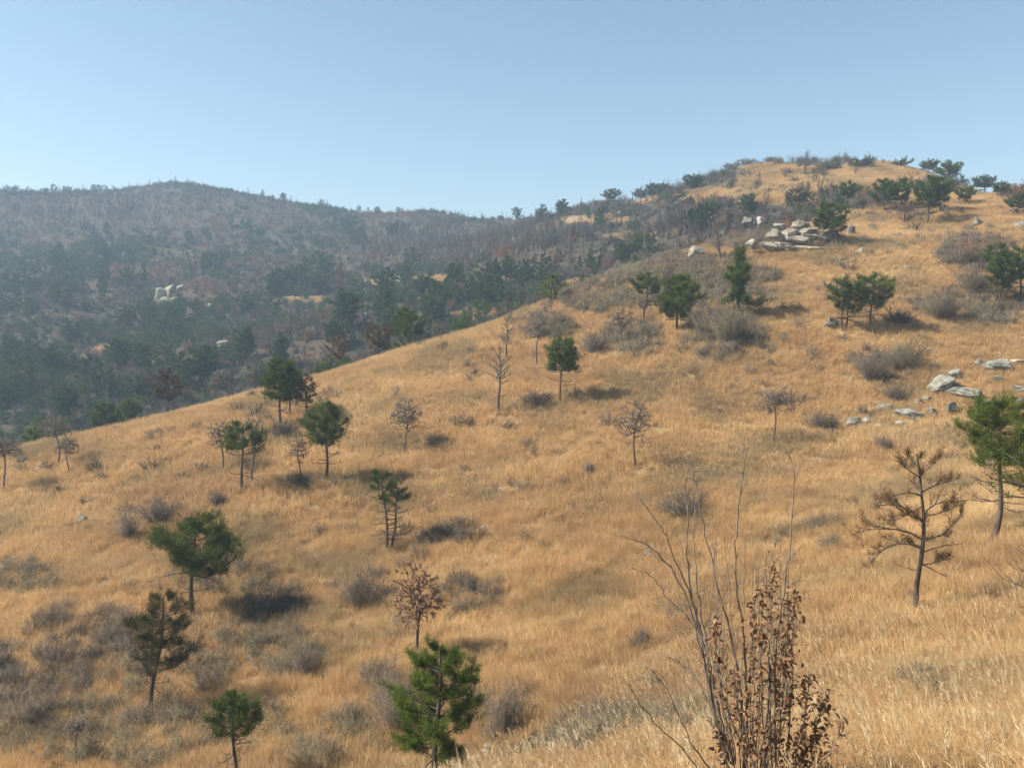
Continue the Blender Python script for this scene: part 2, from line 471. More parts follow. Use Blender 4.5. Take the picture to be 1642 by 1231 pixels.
# ------------------------------------------------------------------ scattered stuff (grass, brushwood): geometry nodes over points
def scatter(name, pts, rot, scl, idx, protos, label, cat):
    pc = bpy.data.collections.new(name + '_kinds')
    for k, me in enumerate(protos):
        pc.objects.link(bpy.data.objects.new('%s_kind_%02d' % (name, k), me))
    me = bpy.data.meshes.new(name)
    me.vertices.add(len(pts)); me.vertices.foreach_set('co', np.asarray(pts, np.float32).ravel())
    for nm, ty, key, arr in (('rot', 'FLOAT_VECTOR', 'vector', rot), ('scl', 'FLOAT_VECTOR', 'vector', scl), ('idx', 'INT', 'value', idx)):
        at_ = me.attributes.new(nm, ty, 'POINT')
        at_.data.foreach_set(key, np.asarray(arr, np.int32 if ty == 'INT' else np.float32).ravel())
    o = obj(name, me)
    ng = bpy.data.node_groups.new(name, 'GeometryNodeTree')
    ng.interface.new_socket('Geometry', in_out='INPUT', socket_type='NodeSocketGeometry')
    ng.interface.new_socket('Geometry', in_out='OUTPUT', socket_type='NodeSocketGeometry')
    gi = ng.nodes.new('NodeGroupInput'); go = ng.nodes.new('NodeGroupOutput')
    ci = ng.nodes.new('GeometryNodeCollectionInfo'); ci.inputs['Collection'].default_value = pc
    ci.inputs['Separate Children'].default_value = True; ci.inputs['Reset Children'].default_value = True
    ip = ng.nodes.new('GeometryNodeInstanceOnPoints'); ip.inputs['Pick Instance'].default_value = True
    def na(nm, ty):
        n = ng.nodes.new('GeometryNodeInputNamedAttribute'); n.data_type = ty; n.inputs['Name'].default_value = nm
        return n.outputs['Attribute']
    ng.links.new(gi.outputs[0], ip.inputs['Points'])
    ng.links.new(ci.outputs[0], ip.inputs['Instance'])
    ng.links.new(na('idx', 'INT'), ip.inputs['Instance Index'])
    ng.links.new(na('rot', 'FLOAT_VECTOR'), ip.inputs['Rotation'])
    ng.links.new(na('scl', 'FLOAT_VECTOR'), ip.inputs['Scale'])
    ng.links.new(ip.outputs[0], go.inputs[0])
    md = o.modifiers.new('scatter', 'NODES'); md.node_group = ng
    return tag(o, label, cat, kind='stuff')

def grass_clump(rng, n, width, hmin, hmax, rad, mat, name, heads=0):
    az = rng.uniform(0, 2 * math.pi, n); r = rad * np.sqrt(rng.uniform(0, 1, n))
    b = np.stack([r * np.cos(az), r * np.sin(az), np.full(n, -0.08)], -1)
    h = rng.uniform(hmin, hmax, n)[:, None]
    la = az + rng.normal(0, 0.9, n)
    lean = np.stack([np.cos(la), np.sin(la), np.zeros(n)], -1) * (rng.uniform(0.05, 0.40, n)[:, None])
    up = np.array([[0, 0, 1.0]])
    m1 = b + up * h * 0.55 + lean * h * 0.22
    tp = b + up * h * (1 - 0.25 * np.linalg.norm(lean, axis=1, keepdims=True)) + lean * h * 0.75
    fa = rng.uniform(0, math.pi, n)
    side = np.stack([np.cos(fa), np.sin(fa), np.zeros(n)], -1) * width * rng.uniform(0.6, 1.2, n)[:, None] * 0.5
    V = np.stack([b - side, b + side, m1 + side, m1 - side, tp], 1).reshape(-1, 3)
    k = np.arange(n)[:, None] * 5
    g = Geo(); g.add(V, np.concatenate([k + np.array([0, 1, 2]), k + np.array([0, 2, 3]), k + np.array([3, 2, 4])]))
    if heads:                                                     # feathery seed heads at the blade tips
        q = rng.choice(n, heads, replace=False)
        P = np.repeat(tp[q], 5, 0) - np.repeat((tp - m1)[q], 5, 0) * rng.uniform(0, 0.5, (heads * 5, 1))
        D = unit(np.repeat((tp - m1)[q], 5, 0) + rng.normal(0, 0.12, (heads * 5, 3)))
        g.add(*cones(P, P + D * 0.09, width * 0.9))
    return g.mesh(name, mat)

def shrub_geo(rng, R, H, n0, n1, n2, w, spread=0.8, flat=0.0):
    g = Geo()
    az = rng.uniform(0, 2 * math.pi, n0); t = np.sqrt(rng.uniform(0, 1, n0))
    b = np.stack([0.18 * R * t * np.cos(az), 0.18 * R * t * np.sin(az), np.full(n0, -0.1)], -1)
    tip = np.stack([R * spread * t * np.cos(az), R * spread * t * np.sin(az), H * (1 - 0.45 * t ** 2) * rng.uniform(0.6, 1, n0)], -1)
    lob = 1 + 0.35 * np.sin(3 * az + rng.uniform(0, 6)) * np.sin(2 * az + rng.uniform(0, 6)); tip = tip * lob[:, None] * np.where(rng.uniform(0, 1, n0) < 0.15, 1.3, 1.0)[:, None]
    g.add(*cones(b, tip, w * 2.8))
    f = rng.uniform(0.25, 0.95, (n0 * n1, 1)); i = np.repeat(np.arange(n0), n1)
    p = b[i] * (1 - f) + tip[i] * f
    d = unit(unit(tip[i] - b[i]) + rng.normal(0, 0.5, (n0 * n1, 3)))
    L = (0.22 + 0.3 * rng.uniform(0, 1, (n0 * n1, 1))) * math.sqrt(R * H)
    q = p + d * L
    g.add(*cones(p, q, w))
    f = rng.uniform(0.2, 0.95, (len(p) * n2, 1)); i = np.repeat(np.arange(len(p)), n2)
    p2 = p[i] * (1 - f) + q[i] * f
    d2 = unit(unit(q[i] - p[i]) + rng.normal(0, 0.55, (len(i), 3)) + np.array([[0, 0, 0.2]]))
    g.add(*cones(p2, p2 + d2 * L[i] * rng.uniform(0.3, 0.7, (len(i), 1)), w * 0.7))
    return g, q

def scatter_points(rng, n, dmin, dmax, side=0.74):
    d = np.sqrt(rng.uniform(dmin ** 2, dmax ** 2, n))
    x = rng.uniform(-1, 1, n) * (side * d + 3)
    return x, d

def grass_tile(rng, size, n, width, hmin, hmax, name, heads=0):
    """a square of tussocky grass; every blade keeps a random number for its own shade"""
    nc = max(6, int(size * size * 5))
    cx = rng.uniform(-size / 2, size / 2, (nc, 2)); ch = rng.uniform(0.65, 1.15, nc); cl = rng.normal(0, 0.22, (nc, 2)) + np.array([0.08, 0.0])
    i = rng.integers(0, nc, n)
    fill = rng.uniform(0, 1, n) < 0.35
    b2 = np.where(fill[:, None], rng.uniform(-size / 2, size / 2, (n, 2)), cx[i] + rng.normal(0, 0.13, (n, 2)))
    out = (b2 - cx[i]) * np.where(fill, 0.0, 1.6)[:, None]
    b = np.concatenate([b2, np.full((n, 1), -0.10)], 1)
    h = (rng.uniform(hmin, hmax, n) * np.where(fill, 0.75, ch[i]))[:, None] + 0.1
    lean = np.concatenate([cl[i] + out + rng.normal(0, 0.20, (n, 2)), np.zeros((n, 1))], 1)
    up = np.array([[0, 0, 1.0]])
    m1 = b + up * h * 0.58 + lean * h * 0.30
    tp = b + up * h * (1 - 0.22 * np.minimum(1.5, np.linalg.norm(lean, axis=1, keepdims=True))) + lean * h * 0.95
    fa = rng.uniform(0, math.pi, n)
    side = np.stack([np.cos(fa), np.sin(fa), np.zeros(n)], -1) * width * rng.uniform(0.6, 1.2, n)[:, None] * 0.5
    V = np.stack([b - side, b + side, m1 + side, m1 - side, tp], 1).reshape(-1, 3)
    k = np.arange(n)[:, None] * 5
    g = Geo(); g.add(V, np.concatenate([k + np.array([0, 1, 2]), k + np.array([0, 2, 3]), k + np.array([3, 2, 4])]))
    rv = np.repeat(np.clip(rng.normal(0.5, 0.2, n) + 0.15 * (ch[i] - 0.9), 0, 1), 5)
    if heads:                                                     # feathery seed heads at the blade tips
        q = rng.choice(n, heads, replace=False)
        P = np.repeat(tp[q], 5, 0) - np.repeat((tp - m1)[q], 5, 0) * rng.uniform(0, 0.5, (heads * 5, 1))
        D = unit(np.repeat((tp - m1)[q], 5, 0) + rng.normal(0, 0.15, (heads * 5, 3)))
        g.add(*cones(P, P + D * 0.07, width * 0.8)); rv = np.concatenate([rv, np.full(heads * 20, 0.8)])
    me = g.mesh(name, M['grass'])
    at_ = me.attributes.new('shade', 'FLOAT', 'POINT'); at_.data.foreach_set('value', rv.astype(np.float32))
    return me

def build_grass():
    rng = np.random.default_rng(5)
    protos = []
    for k in range(5):
        protos.append(grass_tile(rng, 1.3, 3000, 0.0042, 0.22, 0.60, 'near_sward', 260))
    for k in range(5):
        protos.append(grass_tile(rng, 2.2, 2300, 0.0115, 0.22, 0.60, 'mid_sward'))
    for k in range(5):
        protos.append(grass_tile(rng, 2.8, 1700, 0.021, 0.22, 0.58, 'far_sward'))
    for k in range(3):
        protos.append(grass_clump(rng, 6, 0.005, 0.55, 0.95, 0.3, M['stalk'], 'tall_stalks', 3))
    bands = [(3.5, 20, 1.3, 1.0, (0, 5)), (20, 50, 2.2, 1.0, (5, 10)), (50, 126, 2.8, 1.0, (10, 15)), (126, 235, 2.8, 1.0, (10, 15)), (4, 24, 1.0, 2.6, (15, 18))]
    P, R, S, I = [], [], [], []
    for d0, d1, size, cover, (k0, k1) in bands:
        sp = size * 0.80 / math.sqrt(cover)                       # an uneven grid leaves no bare gaps
        xx, yy = np.meshgrid(np.arange(-0.74 * d1 - 3, 0.74 * d1 + 3, sp), np.arange(d0, d1, sp))
        xx = xx.ravel() + rng.uniform(-0.22, 0.22, xx.size) * sp; yy = yy.ravel() + rng.uniform(-0.22, 0.22, yy.size) * sp
        keep = np.abs(xx) < 0.74 * yy + 3
        x, y = xx, yy
        x, y = x[keep], y[keep]; n = len(x); z = height(x, y)
        g = golden(x, y, z); px, py = project(x, y, z)
        br = in_ellipses(px, py, BRUSH_NEAR) * (y < 126)
        keep = (rng.uniform(0, 1, n) < g * 1.2) & (rng.uniform(0, 1, n) > 0.08 * br)
        x, y, z = x[keep], y[keep], z[keep]; n = len(x)
        P.append(np.stack([x, y, z + 0.03 * size], -1))
        e = size * 0.4
        sx = (height(x + e, y) - height(x - e, y)) / (2 * e); sy = (height(x, y + e) - height(x, y - e)) / (2 * e)
        rz = rng.uniform(0, 6.28, n)
        rot = []
        for q in range(n):                                        # lie along the slope
            nv = Vector((-sx[q], -sy[q], 1)).normalized()
            qt = Vector((0, 0, 1)).rotation_difference(nv) @ Quaternion((0, 0, 1), rz[q])
            rot.append(qt.to_euler()[:])
        R.append(np.array(rot).reshape(-1, 3))
        s = rng.uniform(0.95, 1.1, n); hz = (0.78 + 0.5 * fbm(x / 5, y / 5, 51, 2)) * rng.uniform(0.85, 1.15, n)
        S.append(np.stack([s, s, hz], -1))
        I.append(rng.integers(k0, k1, n))
    scatter('grass', np.concatenate(P), np.concatenate(R), np.concatenate(S), np.concatenate(I), protos, 'tall dry golden grass covering the open hillside', 'grass')
build_grass()

GROVE = [(740, 395, 190, 32), (860, 395, 110, 38), (120, 345, 200, 32), (1120, 370, 80, 26), (1300, 320, 80, 14)]
RED = [(330, 370, 60, 30), (240, 440, 60, 14), (620, 350, 60, 12), (440, 350, 50, 20), (80, 385, 60, 10), (330, 465, 40, 12), (560, 520, 40, 10), (820, 415, 40, 12)]
def build_brush():
    rng = np.random.default_rng(15)
    protos = []
    for k in range(3):
        protos.append(shrub_geo(rng, 1.5, 1.7, 16, 5, 2, 0.024)[0].mesh('brush_low', M['brush']))
    for k in range(3):
        protos.append(shrub_geo(rng, 1.0, 3.6, 7, 8, 3, 0.024, 0.7)[0].mesh('brush_tall', M['brush']))
    for k in range(2):
        g, q = shrub_geo(rng, 1.4, 2.0, 12, 6, 1, 0.02)
        g.add(*needles(rng, q, unit(rng.normal(size=q.shape)), 4, 0.18, 0.12))
        protos.append(g.mesh('brush_leafy', M['brush_red']))
    for k in range(2):
        g, q = shrub_geo(rng, 1.3, 1.9, 12, 5, 1, 0.02)
        g.add(*needles(rng, q, unit(rng.normal(size=q.shape) + np.array([0, 0, 0.8])), 9, 0.38, 0.08))
        protos.append(g.mesh('young_pine', M['pine_far']))
    for k in range(2):
        protos.append(shrub_geo(rng, 0.9, 1.0, 22, 8, 4, 0.008)[0].mesh('brush_fine', M['twig']))
    for k in range(2):
        protos.append(shrub_geo(rng, 0.9, 0.9, 22, 8, 4, 0.008)[0].mesh('brush_fine_olive', M['twig_olive']))
    for k in range(4):
        protos.append(shrub_geo(rng, 0.95, 0.95, 16, 6, 3, 0.017)[0].mesh('brush_open', M['twig_olive' if k > 1 else 'twig']))
    # woods beyond the crest
    n = 56000
    y = rng.uniform(85, 480, n); x = rng.uniform(-0.72, 0.72, n) * y + rng.normal(0, 1, n)
    z = height(x, y); g = golden(x, y, z); px, py = project(x, y, z)
    dens = 0.85 * (1 - 0.97 * g) * np.clip((fbm(x / 9, y / 9, 61, 3) - 0.20) * 2.6, 0.32, 1) * (0.65 + 0.35 * y / 480)
    dens = dens * np.where((px > 1150) & (y > 118), 0.8, 1)
    keep = (rng.uniform(0, 1, n) < dens)
    x, y, z, px, py = x[keep], y[keep], z[keep], px[keep], py[keep]; n = len(x)
    grove = in_ellipses(px, py, GROVE); red = in_ellipses(px, py, RED)
    u = rng.uniform(0, 1, n)
    idx = rng.integers(0, 3, n)
    idx = np.where(u < 0.12 + 0.75 * grove, rng.integers(3, 6, n), idx)
    idx = np.where(rng.uniform(0, 1, n) < 0.05 + 0.42 * red, rng.integers(6, 8, n), idx)
    gz = fbm(x / 22, y / 22, 81, 2)
    idx = np.where(rng.uniform(0, 1, n) < np.clip((gz - 0.34) * 2.2, 0.05, 0.6) * (grove < 0.3) * (red < 0.3) * np.where(px > 860, 0.15, 1), rng.integers(8, 10, n), idx)
    s = rng.uniform(0.55, 1.2, n)
    rot = np.stack([rng.normal(0, 0.08, n), rng.normal(0, 0.08, n), rng.uniform(0, 6.28, n)], -1)
    scatter('woodland_brush', np.stack([x, y, z], -1), rot, np.repeat(s[:, None], 3, 1), idx, protos[:10], 'grey brown brushwood and young pines covering the far wooded hillside', 'brushwood')
    # thickets on the near slope
    n = 42000
    x, y = scatter_points(rng, n, 10, 124)
    z = height(x, y); px, py = project(x, y, z); g = golden(x, y, z)
    br = in_ellipses(px, py, BRUSH_NEAR)
    cl = np.clip((fbm(x / 4, y / 4, 71, 3) - 0.42) * 4, 0, 1)
    keep = (rng.uniform(0, 1, n) < br * (0.25 + 0.75 * cl) * np.where(px < 500, 3.0, np.where(y > 60, 2.8, 1.1)) + 0.045 * cl) & (g > 0.3)
    x, y, z = x[keep], y[keep], z[keep]; n = len(x)
    s = rng.uniform(0.45, 1.1, n) * np.where(y < 60, 0.78, 0.95)
    rot = np.stack([rng.normal(0, 0.1, n), rng.normal(0, 0.1, n), rng.uniform(0, 6.28, n)], -1)
    ol = fbm(x / 12, y / 12, 91, 2) > 0.5
    idx = np.where(ol, rng.integers(2, 4, n), rng.integers(0, 2, n))
    idx = np.where(y > 55, idx + 4, idx)
    scatter('brushwood', np.stack([x, y, z], -1), rot, np.repeat(s[:, None], 3, 1), idx, protos[10:], 'low grey and olive undergrowth between the golden grass', 'undergrowth')
build_brush()

# ------------------------------------------------------------------ trees
def prof_round(s): return np.sin(math.pi * (0.14 + 0.80 * s)) ** 0.7
def prof_umbrella(s): return (0.75 + 0.25 * s if s < 0.45 else max(0.0, 1 - ((s - 0.45) / 0.6) ** 2) ** 0.55)
def prof_cone(s): return (0.55 + 1.5 * s if s < 0.3 else (1.06 - s) ** 0.8 * 1.25)
def prof_egg(s): return (0.6 + 1.5 * s if s < 0.25 else (1.04 - s) ** 0.65 * 1.18)
def prof_layer(s): return max(0.25, 0.55 + 0.45 * math.cos(s * 11.0)) * (1.08 - s) ** 0.35

def pine_geo(rng, H, lo, R, off, prof, ntuft, nn, nl, nw, nb=18, tuft_lo=0.0, brown=0.0, stems=1, dead=5, twigs=2, r0=None, bend=0.05, sides=7, tip_tufts=False, sq=1.0, thick=1.0, asc=0.25, subs=1.0, wild=0.3, line=None, boughs=()):
    trunk, br, green, bro = Geo(), [], Geo(), Geo()
    r0 = r0 or 0.019 * H + 0.014
    sites, axes, sh = [], [], []
    up = np.array([0, 0, 1.0])
    for st in range(stems):
        K = 10; t = np.linspace(0, 1, K)
        so = np.array(off, float) + (0 if stems == 1 else (st - (stems - 1) / 2) * np.array([0.5 * R, 0.25 * R]))
        hs = H * (1 if st == 0 else rng.uniform(0.8, 0.95))
        ph = rng.uniform(0, 6.28, 2); fr = rng.uniform(4, 7, 2)
        bx = bend * H * np.sin(ph[0] + fr[0] * t) * t * (1.2 - t); by = bend * H * np.sin(ph[1] + fr[1] * t) * t * (1.2 - t)
        b0 = (st - (stems - 1) / 2) * 0.22 if stems > 1 else 0
        path = np.stack([b0 + so[0] * t ** 1.2 + bx, so[1] * t ** 1.2 + by, -0.25 + (hs * 0.97 + 0.25) * t], -1)
        if line is not None:
            path = line; t = np.linspace(0, 1, len(line)); hs = float(line[-1][2]) / 0.97
        rad = r0 * (1 - 0.9 * t) ** 0.8 * (1 + 0.5 * np.exp(-t * 14)) * (1 if stems == 1 else 0.8) + 0.006
        trunk.add(*tube(path, rad, sides))
        def tp(z):
            return np.array([np.interp(z, path[:, 2], path[:, k]) for k in range(3)])
        nbs = nb if stems == 1 else int(nb * 0.62)
        jobs = [((i + rng.uniform(0, 1)) / nbs, False) for i in range(nbs)] + [(-rng.uniform(0.1, 1.0), True) for _ in range(dead)]
        jobs += [(0.5 if g_ else -0.5, not g_) for _, g_ in boughs]
        nauto = len(jobs) - len(boughs)
        for i, (s, isdead) in enumerate(jobs):
            az = i * 2.4 + rng.uniform(-0.5, 0.5)
            if isdead:
                zc = lo * hs * (1 + 0.6 * s); r = R * rng.uniform(0.35, 0.8)
            else:
                zc = hs * (lo + (1 - lo) * s * 0.97); r = R * prof(s) * rng.uniform(0.86 - wild, 1.06) * (0.75 if stems > 1 else 1)
            rise = r * asc * rng.uniform(0.4, 1.6) * (0.4 + max(s, 0)) if not isdead else r * rng.uniform(-0.15, 0.25)
            start = tp(max(zc - rise, 0.25 * hs))
            ax = tp(zc)
            end = np.array([ax[0] + math.cos(az) * r, ax[1] + math.sin(az) * r * sq, zc])
            c = 0.5 * (start + end) + np.array([rng.normal(0, 0.06 * r), rng.normal(0, 0.06 * r), -0.10 * r + rng.normal(0, 0.07 * r)])
            u = np.linspace(0, 1, 5)[:, None]
            if i >= nauto:
                start, c, end = boughs[i - nauto][0]; r = float(np.linalg.norm(end - start)); c = 2 * c - 0.5 * (start + end)
            pth = (1 - u) ** 2 * start + 2 * u * (1 - u) * c + u ** 2 * end
            rr = np.linspace(0.012 + 0.012 * r, 0.005, 5) * (0.8 if isdead else 1.0) * (0.5 + 0.5 * thick)
            gb = Geo(); gb.add(*tube(pth, rr, 4)); br.append(gb); p0s, p1s, rs = [], [], []
            ns = int((2 + r * 3.5) * (0.8 if isdead else subs) + 0.5) + (1 if r > 0.5 else 0)
            for q in range(ns):
                f = 0.3 + 0.7 * (q + rng.uniform(0, 1)) / ns
                p = (1 - f) ** 2 * start + 2 * f * (1 - f) * c + f * f * end
                dr = unit(2 * (1 - f) * (c - start) + 2 * f * (end - c))
                an = rng.choice([-1, 1]) * rng.uniform(0.3, 1.2)
                d = unit(np.array([dr[0] * math.cos(an) - dr[1] * math.sin(an), dr[0] * math.sin(an) + dr[1] * math.cos(an), dr[2] + rng.uniform(-0.05, 0.55)]))
                L = r * rng.uniform(0.16, 0.36) + 0.05
                e = p + d * L
                p0s.append(p); p1s.append(e); rs.append((0.006 + 0.005 * r) * thick)
                for w in range(twigs):
                    ff = rng.uniform(0.25, 0.95); pp = p * (1 - ff) + e * ff
                    dd = unit(d + rng.normal(0, 0.55, 3) + 0.25 * up); ee = pp + dd * L * rng.uniform(0.35, 0.7)
                    p0s.append(pp); p1s.append(ee); rs.append(0.005 * thick)
                    if not isdead or tip_tufts: sites.append(ee); axes.append(dd); sh.append(s)
                if not isdead or tip_tufts:
                    sites.append(e); axes.append(d); sh.append(s)
                    sites.append(0.4 * p + 0.6 * e); axes.append(d); sh.append(s)
            if not isdead or tip_tufts:
                sites.append(end); axes.append(unit(end - c)); sh.append(s)
            gb.add(*cones(np.array(p0s), np.array(p1s), np.array(rs)))
    if ntuft and sites:
        P = np.array(sites); A = unit(np.array(axes) * 0.7 + up * 0.75); S = np.array(sh)
        if tuft_lo > -5:
            k = S >= tuft_lo - rng.uniform(0, 0.12, len(S)); P, A = P[k], A[k]
        if len(P) > ntuft:
            k = rng.choice(len(P), ntuft, replace=False); P, A = P[k], A[k]
        elif len(P):
            k = rng.integers(0, len(P), ntuft - len(P))
            P = np.concatenate([P, P[k] + rng.normal(0, 0.15, (len(k), 3))]); A = np.concatenate([A, A[k]])
        isb = rng.uniform(0, 1, len(P)) < brown
        green.add(*needles(rng, P[~isb], A[~isb], nn, nl, nw))
        bro.add(*needles(rng, P[isb], A[isb], max(4, nn // 2), nl * 0.8, nw))
    return trunk, br, green, bro

def lod(d):
    """needle count, length, width and tufts per square metre of crown for a tree d metres away"""
    w = max(0.013, 0.00036 * d)
    n = int(np.clip(900 / (d + 8), 12, 30))
    l = 0.17 + 0.0006 * d
    return n, l, w, 6.0 / (n * l * w * 0.5)

def frusta(p0, p1, r0, r1):
    n = len(p0); d = unit(p1 - p0)
    ref = np.where(np.abs(d[:, :1]) < 0.8, [[1.0, 0, 0]], [[0, 1.0, 0]])
    a = unit(np.cross(d, ref)); b = np.cross(d, a)
    V = []
    for p, r in ((p0, r0), (p1, r1)):
        for k in range(4):
            V.append(p + (math.cos(k * 1.5708) * a + math.sin(k * 1.5708) * b) * r[:, None])
    V = np.stack(V, 1).reshape(-1, 3); k = np.arange(n)[:, None] * 8
    T = []
    for i in range(4):
        j = (i + 1) % 4
        T += [k + np.array([i, j, 4 + j]), k + np.array([i, 4 + j, 4 + i])]
    return V, np.concatenate(T)

def twig_tree(rng, H, lo, R, off, n, r0, thick, line=None, fork=0.15):
    """a bare crown: twigs reach for points in the crown, each from the nearest bough, boughs thicken with what they carry"""
    K = 9; t = np.linspace(0, 1, K); zt = H * (lo + (1 - lo) * rng.uniform(0.5, 0.75))
    ph = rng.uniform(0, 6.28, 2)
    path = np.stack([off[0] * 0.8 * t ** 1.3 + 0.05 * H * np.sin(ph[0] + 5 * t) * t, 0.05 * H * np.sin(ph[1] + 5 * t) * t, -0.25 + (zt + 0.25) * t], -1)
    if line is not None:
        kk = line[:, 2] <= zt; path = line[kk]; K = len(path)
    nodes = [q for q in path]; par = [max(0, i - 1) if i else -1 for i in range(K)]
    first = int(np.argmax(path[:, 2] > lo * H * 0.85)) or K - 2
    plen = [0.6 * (zt - q[2]) if i >= first else 1e3 for i, q in enumerate(path)]
    limb = [-1] * K; nl = 0
    c = np.array([off[0], off[1], H * (lo + 1) / 2])
    u = unit(rng.normal(size=(n, 3))) * (rng.uniform(0, 1, (n, 1)) ** 0.45)
    lob = 1 + 0.25 * np.sin(2.0 * np.arctan2(u[:, 1], u[:, 0]) + ph[0]) * np.cos(2.5 * u[:, 2] + ph[1])
    P = c + u * lob[:, None] * np.array([R, R, H * (1 - lo) / 2])
    P = P[np.argsort(np.linalg.norm(P - path[-1], axis=1))]
    N = np.zeros((K + 2 * n, 3)); N[:K] = path; L = np.full(K + 2 * n, 1e9); L[:K] = plen; cnt = K
    for q in P:
        dv = q - N[:cnt]; dist = np.linalg.norm(dv, axis=1)
        cost = dist + fork * L[:cnt] + np.where(dv[:, 2] < -0.1 * dist, 0.5 * dist, 0)
        j = int(np.argmin(cost)); lb = limb[j]
        if lb < 0: lb = nl; nl += 1
        if dist[j] > 0.12 * R:
            N[cnt] = 0.5 * (N[j] + q) + rng.normal(0, 0.09 * dist[j], 3); L[cnt] = L[j] + dist[j] * 0.5; par.append(j); limb.append(lb); j = cnt; cnt += 1
        N[cnt] = q; L[cnt] = L[j] + dist[min(j, len(dist) - 1)] * 0.5; par.append(j); limb.append(lb); cnt += 1
    w = np.ones(cnt)
    for i in range(cnt - 1, K - 1, -1):
        w[par[i]] += w[i]
    rad = np.minimum(0.0030 * thick * w ** 0.43, r0 * 0.75)
    par = np.array(par); limb = np.array(limb)
    trunk = Geo(); tr = np.linspace(r0, r0 * 0.45, K); tr[0] *= 1.35
    trunk.add(*tube(path, tr, 7))
    out = []
    for lb in range(nl):
        ii = np.nonzero(limb == lb)[0]
        g = Geo(); pj = par[ii]
        rp = np.minimum(rad[pj], rad[ii] * 1.35)
        g.add(*frusta(N[pj], N[ii], rp, rad[ii]))
        m = np.repeat(ii, 5); d = unit(unit(N[m] - N[par[m]]) + rng.normal(0, 0.55, (len(m), 3)) + np.array([0, 0, 0.15]))
        g.add(*cones(N[m], N[m] + d * R * rng.uniform(0.10, 0.30, (len(m), 1)), 0.0032 * thick))
        out.append(g)
    tips = N[K:cnt]
    return trunk, out, tips, unit(tips - N[par[K:cnt]])

STYLE = dict(
    twiggy=dict(mat=None, dens=0, n=300),
    green=dict(prof=prof_round, nb=24, mat='pine', dens=1.0, dead=4),
    umbrella=dict(prof=prof_umbrella, nb=24, mat='pine', dens=1.0, dead=6),
    bright=dict(prof=prof_round, nb=28, mat='pine_bright', dens=1.0, dead=3),
    sparse=dict(prof=prof_umbrella, nb=18, mat='pine', dens=0.45, dead=5, tuft_lo=0.45, twigs=3),
    dull=dict(prof=prof_round, nb=20, mat='pine_dull', dens=0.6, dead=7, twigs=3, brown=0.4),
    brown=dict(prof=prof_round, nb=22, mat='pine_brown', dens=0.45, dead=5, twigs=3, asc=0.6, subs=1.5, wild=0.4),
    dead=dict(prof=prof_round, nb=24, mat=None, dens=0, dead=3, twigs=4, asc=0.55, subs=1.9, wild=0.3),
    deadcone=dict(prof=prof_egg, nb=40, mat=None, dens=0, dead=4, twigs=4, asc=0.8, subs=1.8, wild=0.25),
    layer=dict(prof=prof_layer, nb=22, mat='pine', dens=0.9, dead=4),
)
def plant(name, label, px, py, top, cb, xl, xr, style, group=None, depth=None, cat='tree', **kw):
    """a tree whose foot, crown base and top stand at these picture positions, grown at its true size on the slope"""
    p = hit(px, py)
    if depth:
        p = at(px, py, depth); p[2] = float(height(p[0], p[1]))
    d = p[1]; m = d / F_PX
    a_, pyb = project(p[0], p[1], p[2])
    H = max(0.8, (pyb - top) * m); lo = float(np.clip((pyb - cb) * m / H, 0.12, 0.85))
    R = 0.5 * (xr - xl) * m
    off = ((0.5 * (xl + xr) - px) * m, 0.0)
    st = dict(STYLE[style]); st.update(kw)
    mat = st.pop('mat'); dens = st.pop('dens'); bark = st.pop('bark', 'dead_wood' if dens == 0 else 'bark')
    rng = np.random.default_rng(int(px * 7 + py * 13))
    def loc(x, y, dy=0.0):
        return at(x, y, d + dy) - p
    if 'line' in st:                                             # the trunk's own bends
        L = np.array([loc(x, y) for x, y in st['line']]); L[0] = (0, 0, -0.25)
        tt = np.linspace(0, len(L) - 1, len(L) * 3); L = np.stack([np.interp(tt, np.arange(len(L)), L[:, k]) for k in range(3)], -1)
        for _ in range(2): L[1:-1] = 0.25 * L[:-2] + 0.5 * L[1:-1] + 0.25 * L[2:]
        st['line'] = L
    if 'boughs' in st:
        bb = []
        for (x0, y0), (x1, y1), (x2, y2), g_ in st['boughs']:
            dy = rng.uniform(-0.5, 0.5) * abs(x2 - x0) * m
            bb.append(((loc(x0, y0), loc(x1, y1, dy * 0.5), loc(x2, y2, dy)), g_))
        st['boughs'] = bb
    n, l, w, per = lod(d)
    nt = int(per * dens * 2 * R * H * (1 - lo)) if dens else 0
    if style == 'twiggy':
        tr, br, tips, axs = twig_tree(rng, H, lo, R, off, int(st.get('n') * rng.uniform(0.45, 0.85)), st.get('r0') or 0.016 * H + 0.012, max(1.2, d / 24), st.get('line'))
        gr, bo = Geo(), Geo()
        if mat:
            k = rng.uniform(0, 1, len(tips)) < st.get('leafy', 0.5)
            gr.add(*needles(rng, tips[k], axs[k], 9, 0.12, 0.06))
    else:
        tr, br, gr, bo = pine_geo(rng, H, lo, R, off, ntuft=nt, nn=n, nl=l, nw=w, thick=max(1.0, d / 28), **st)
    root = empty(name, p)
    obj('trunk', tr.mesh('trunk', M[bark], True), root)
    if d < 70:                                                   # near enough to tell the boughs apart
        for b_ in br: obj('branch', b_.mesh('branch', M[bark]), root)
    else:
        j = Geo()
        for b_ in br: j.add(np.concatenate(b_.v), np.concatenate(b_.t))
        obj('branches', j.mesh('branches', M[bark]), root)['kind'] = 'stuff'
    g = gr.mesh('crown', M[mat]) if mat else None
    if g: obj('crown', g, root)
    g = bo.mesh('dead_needles', M['pine_brown'])
    if g: obj('dead_needles', g, root)
    return tag(root, label, cat, group)

PT = 'pine_tree'; DT = 'bare_tree'
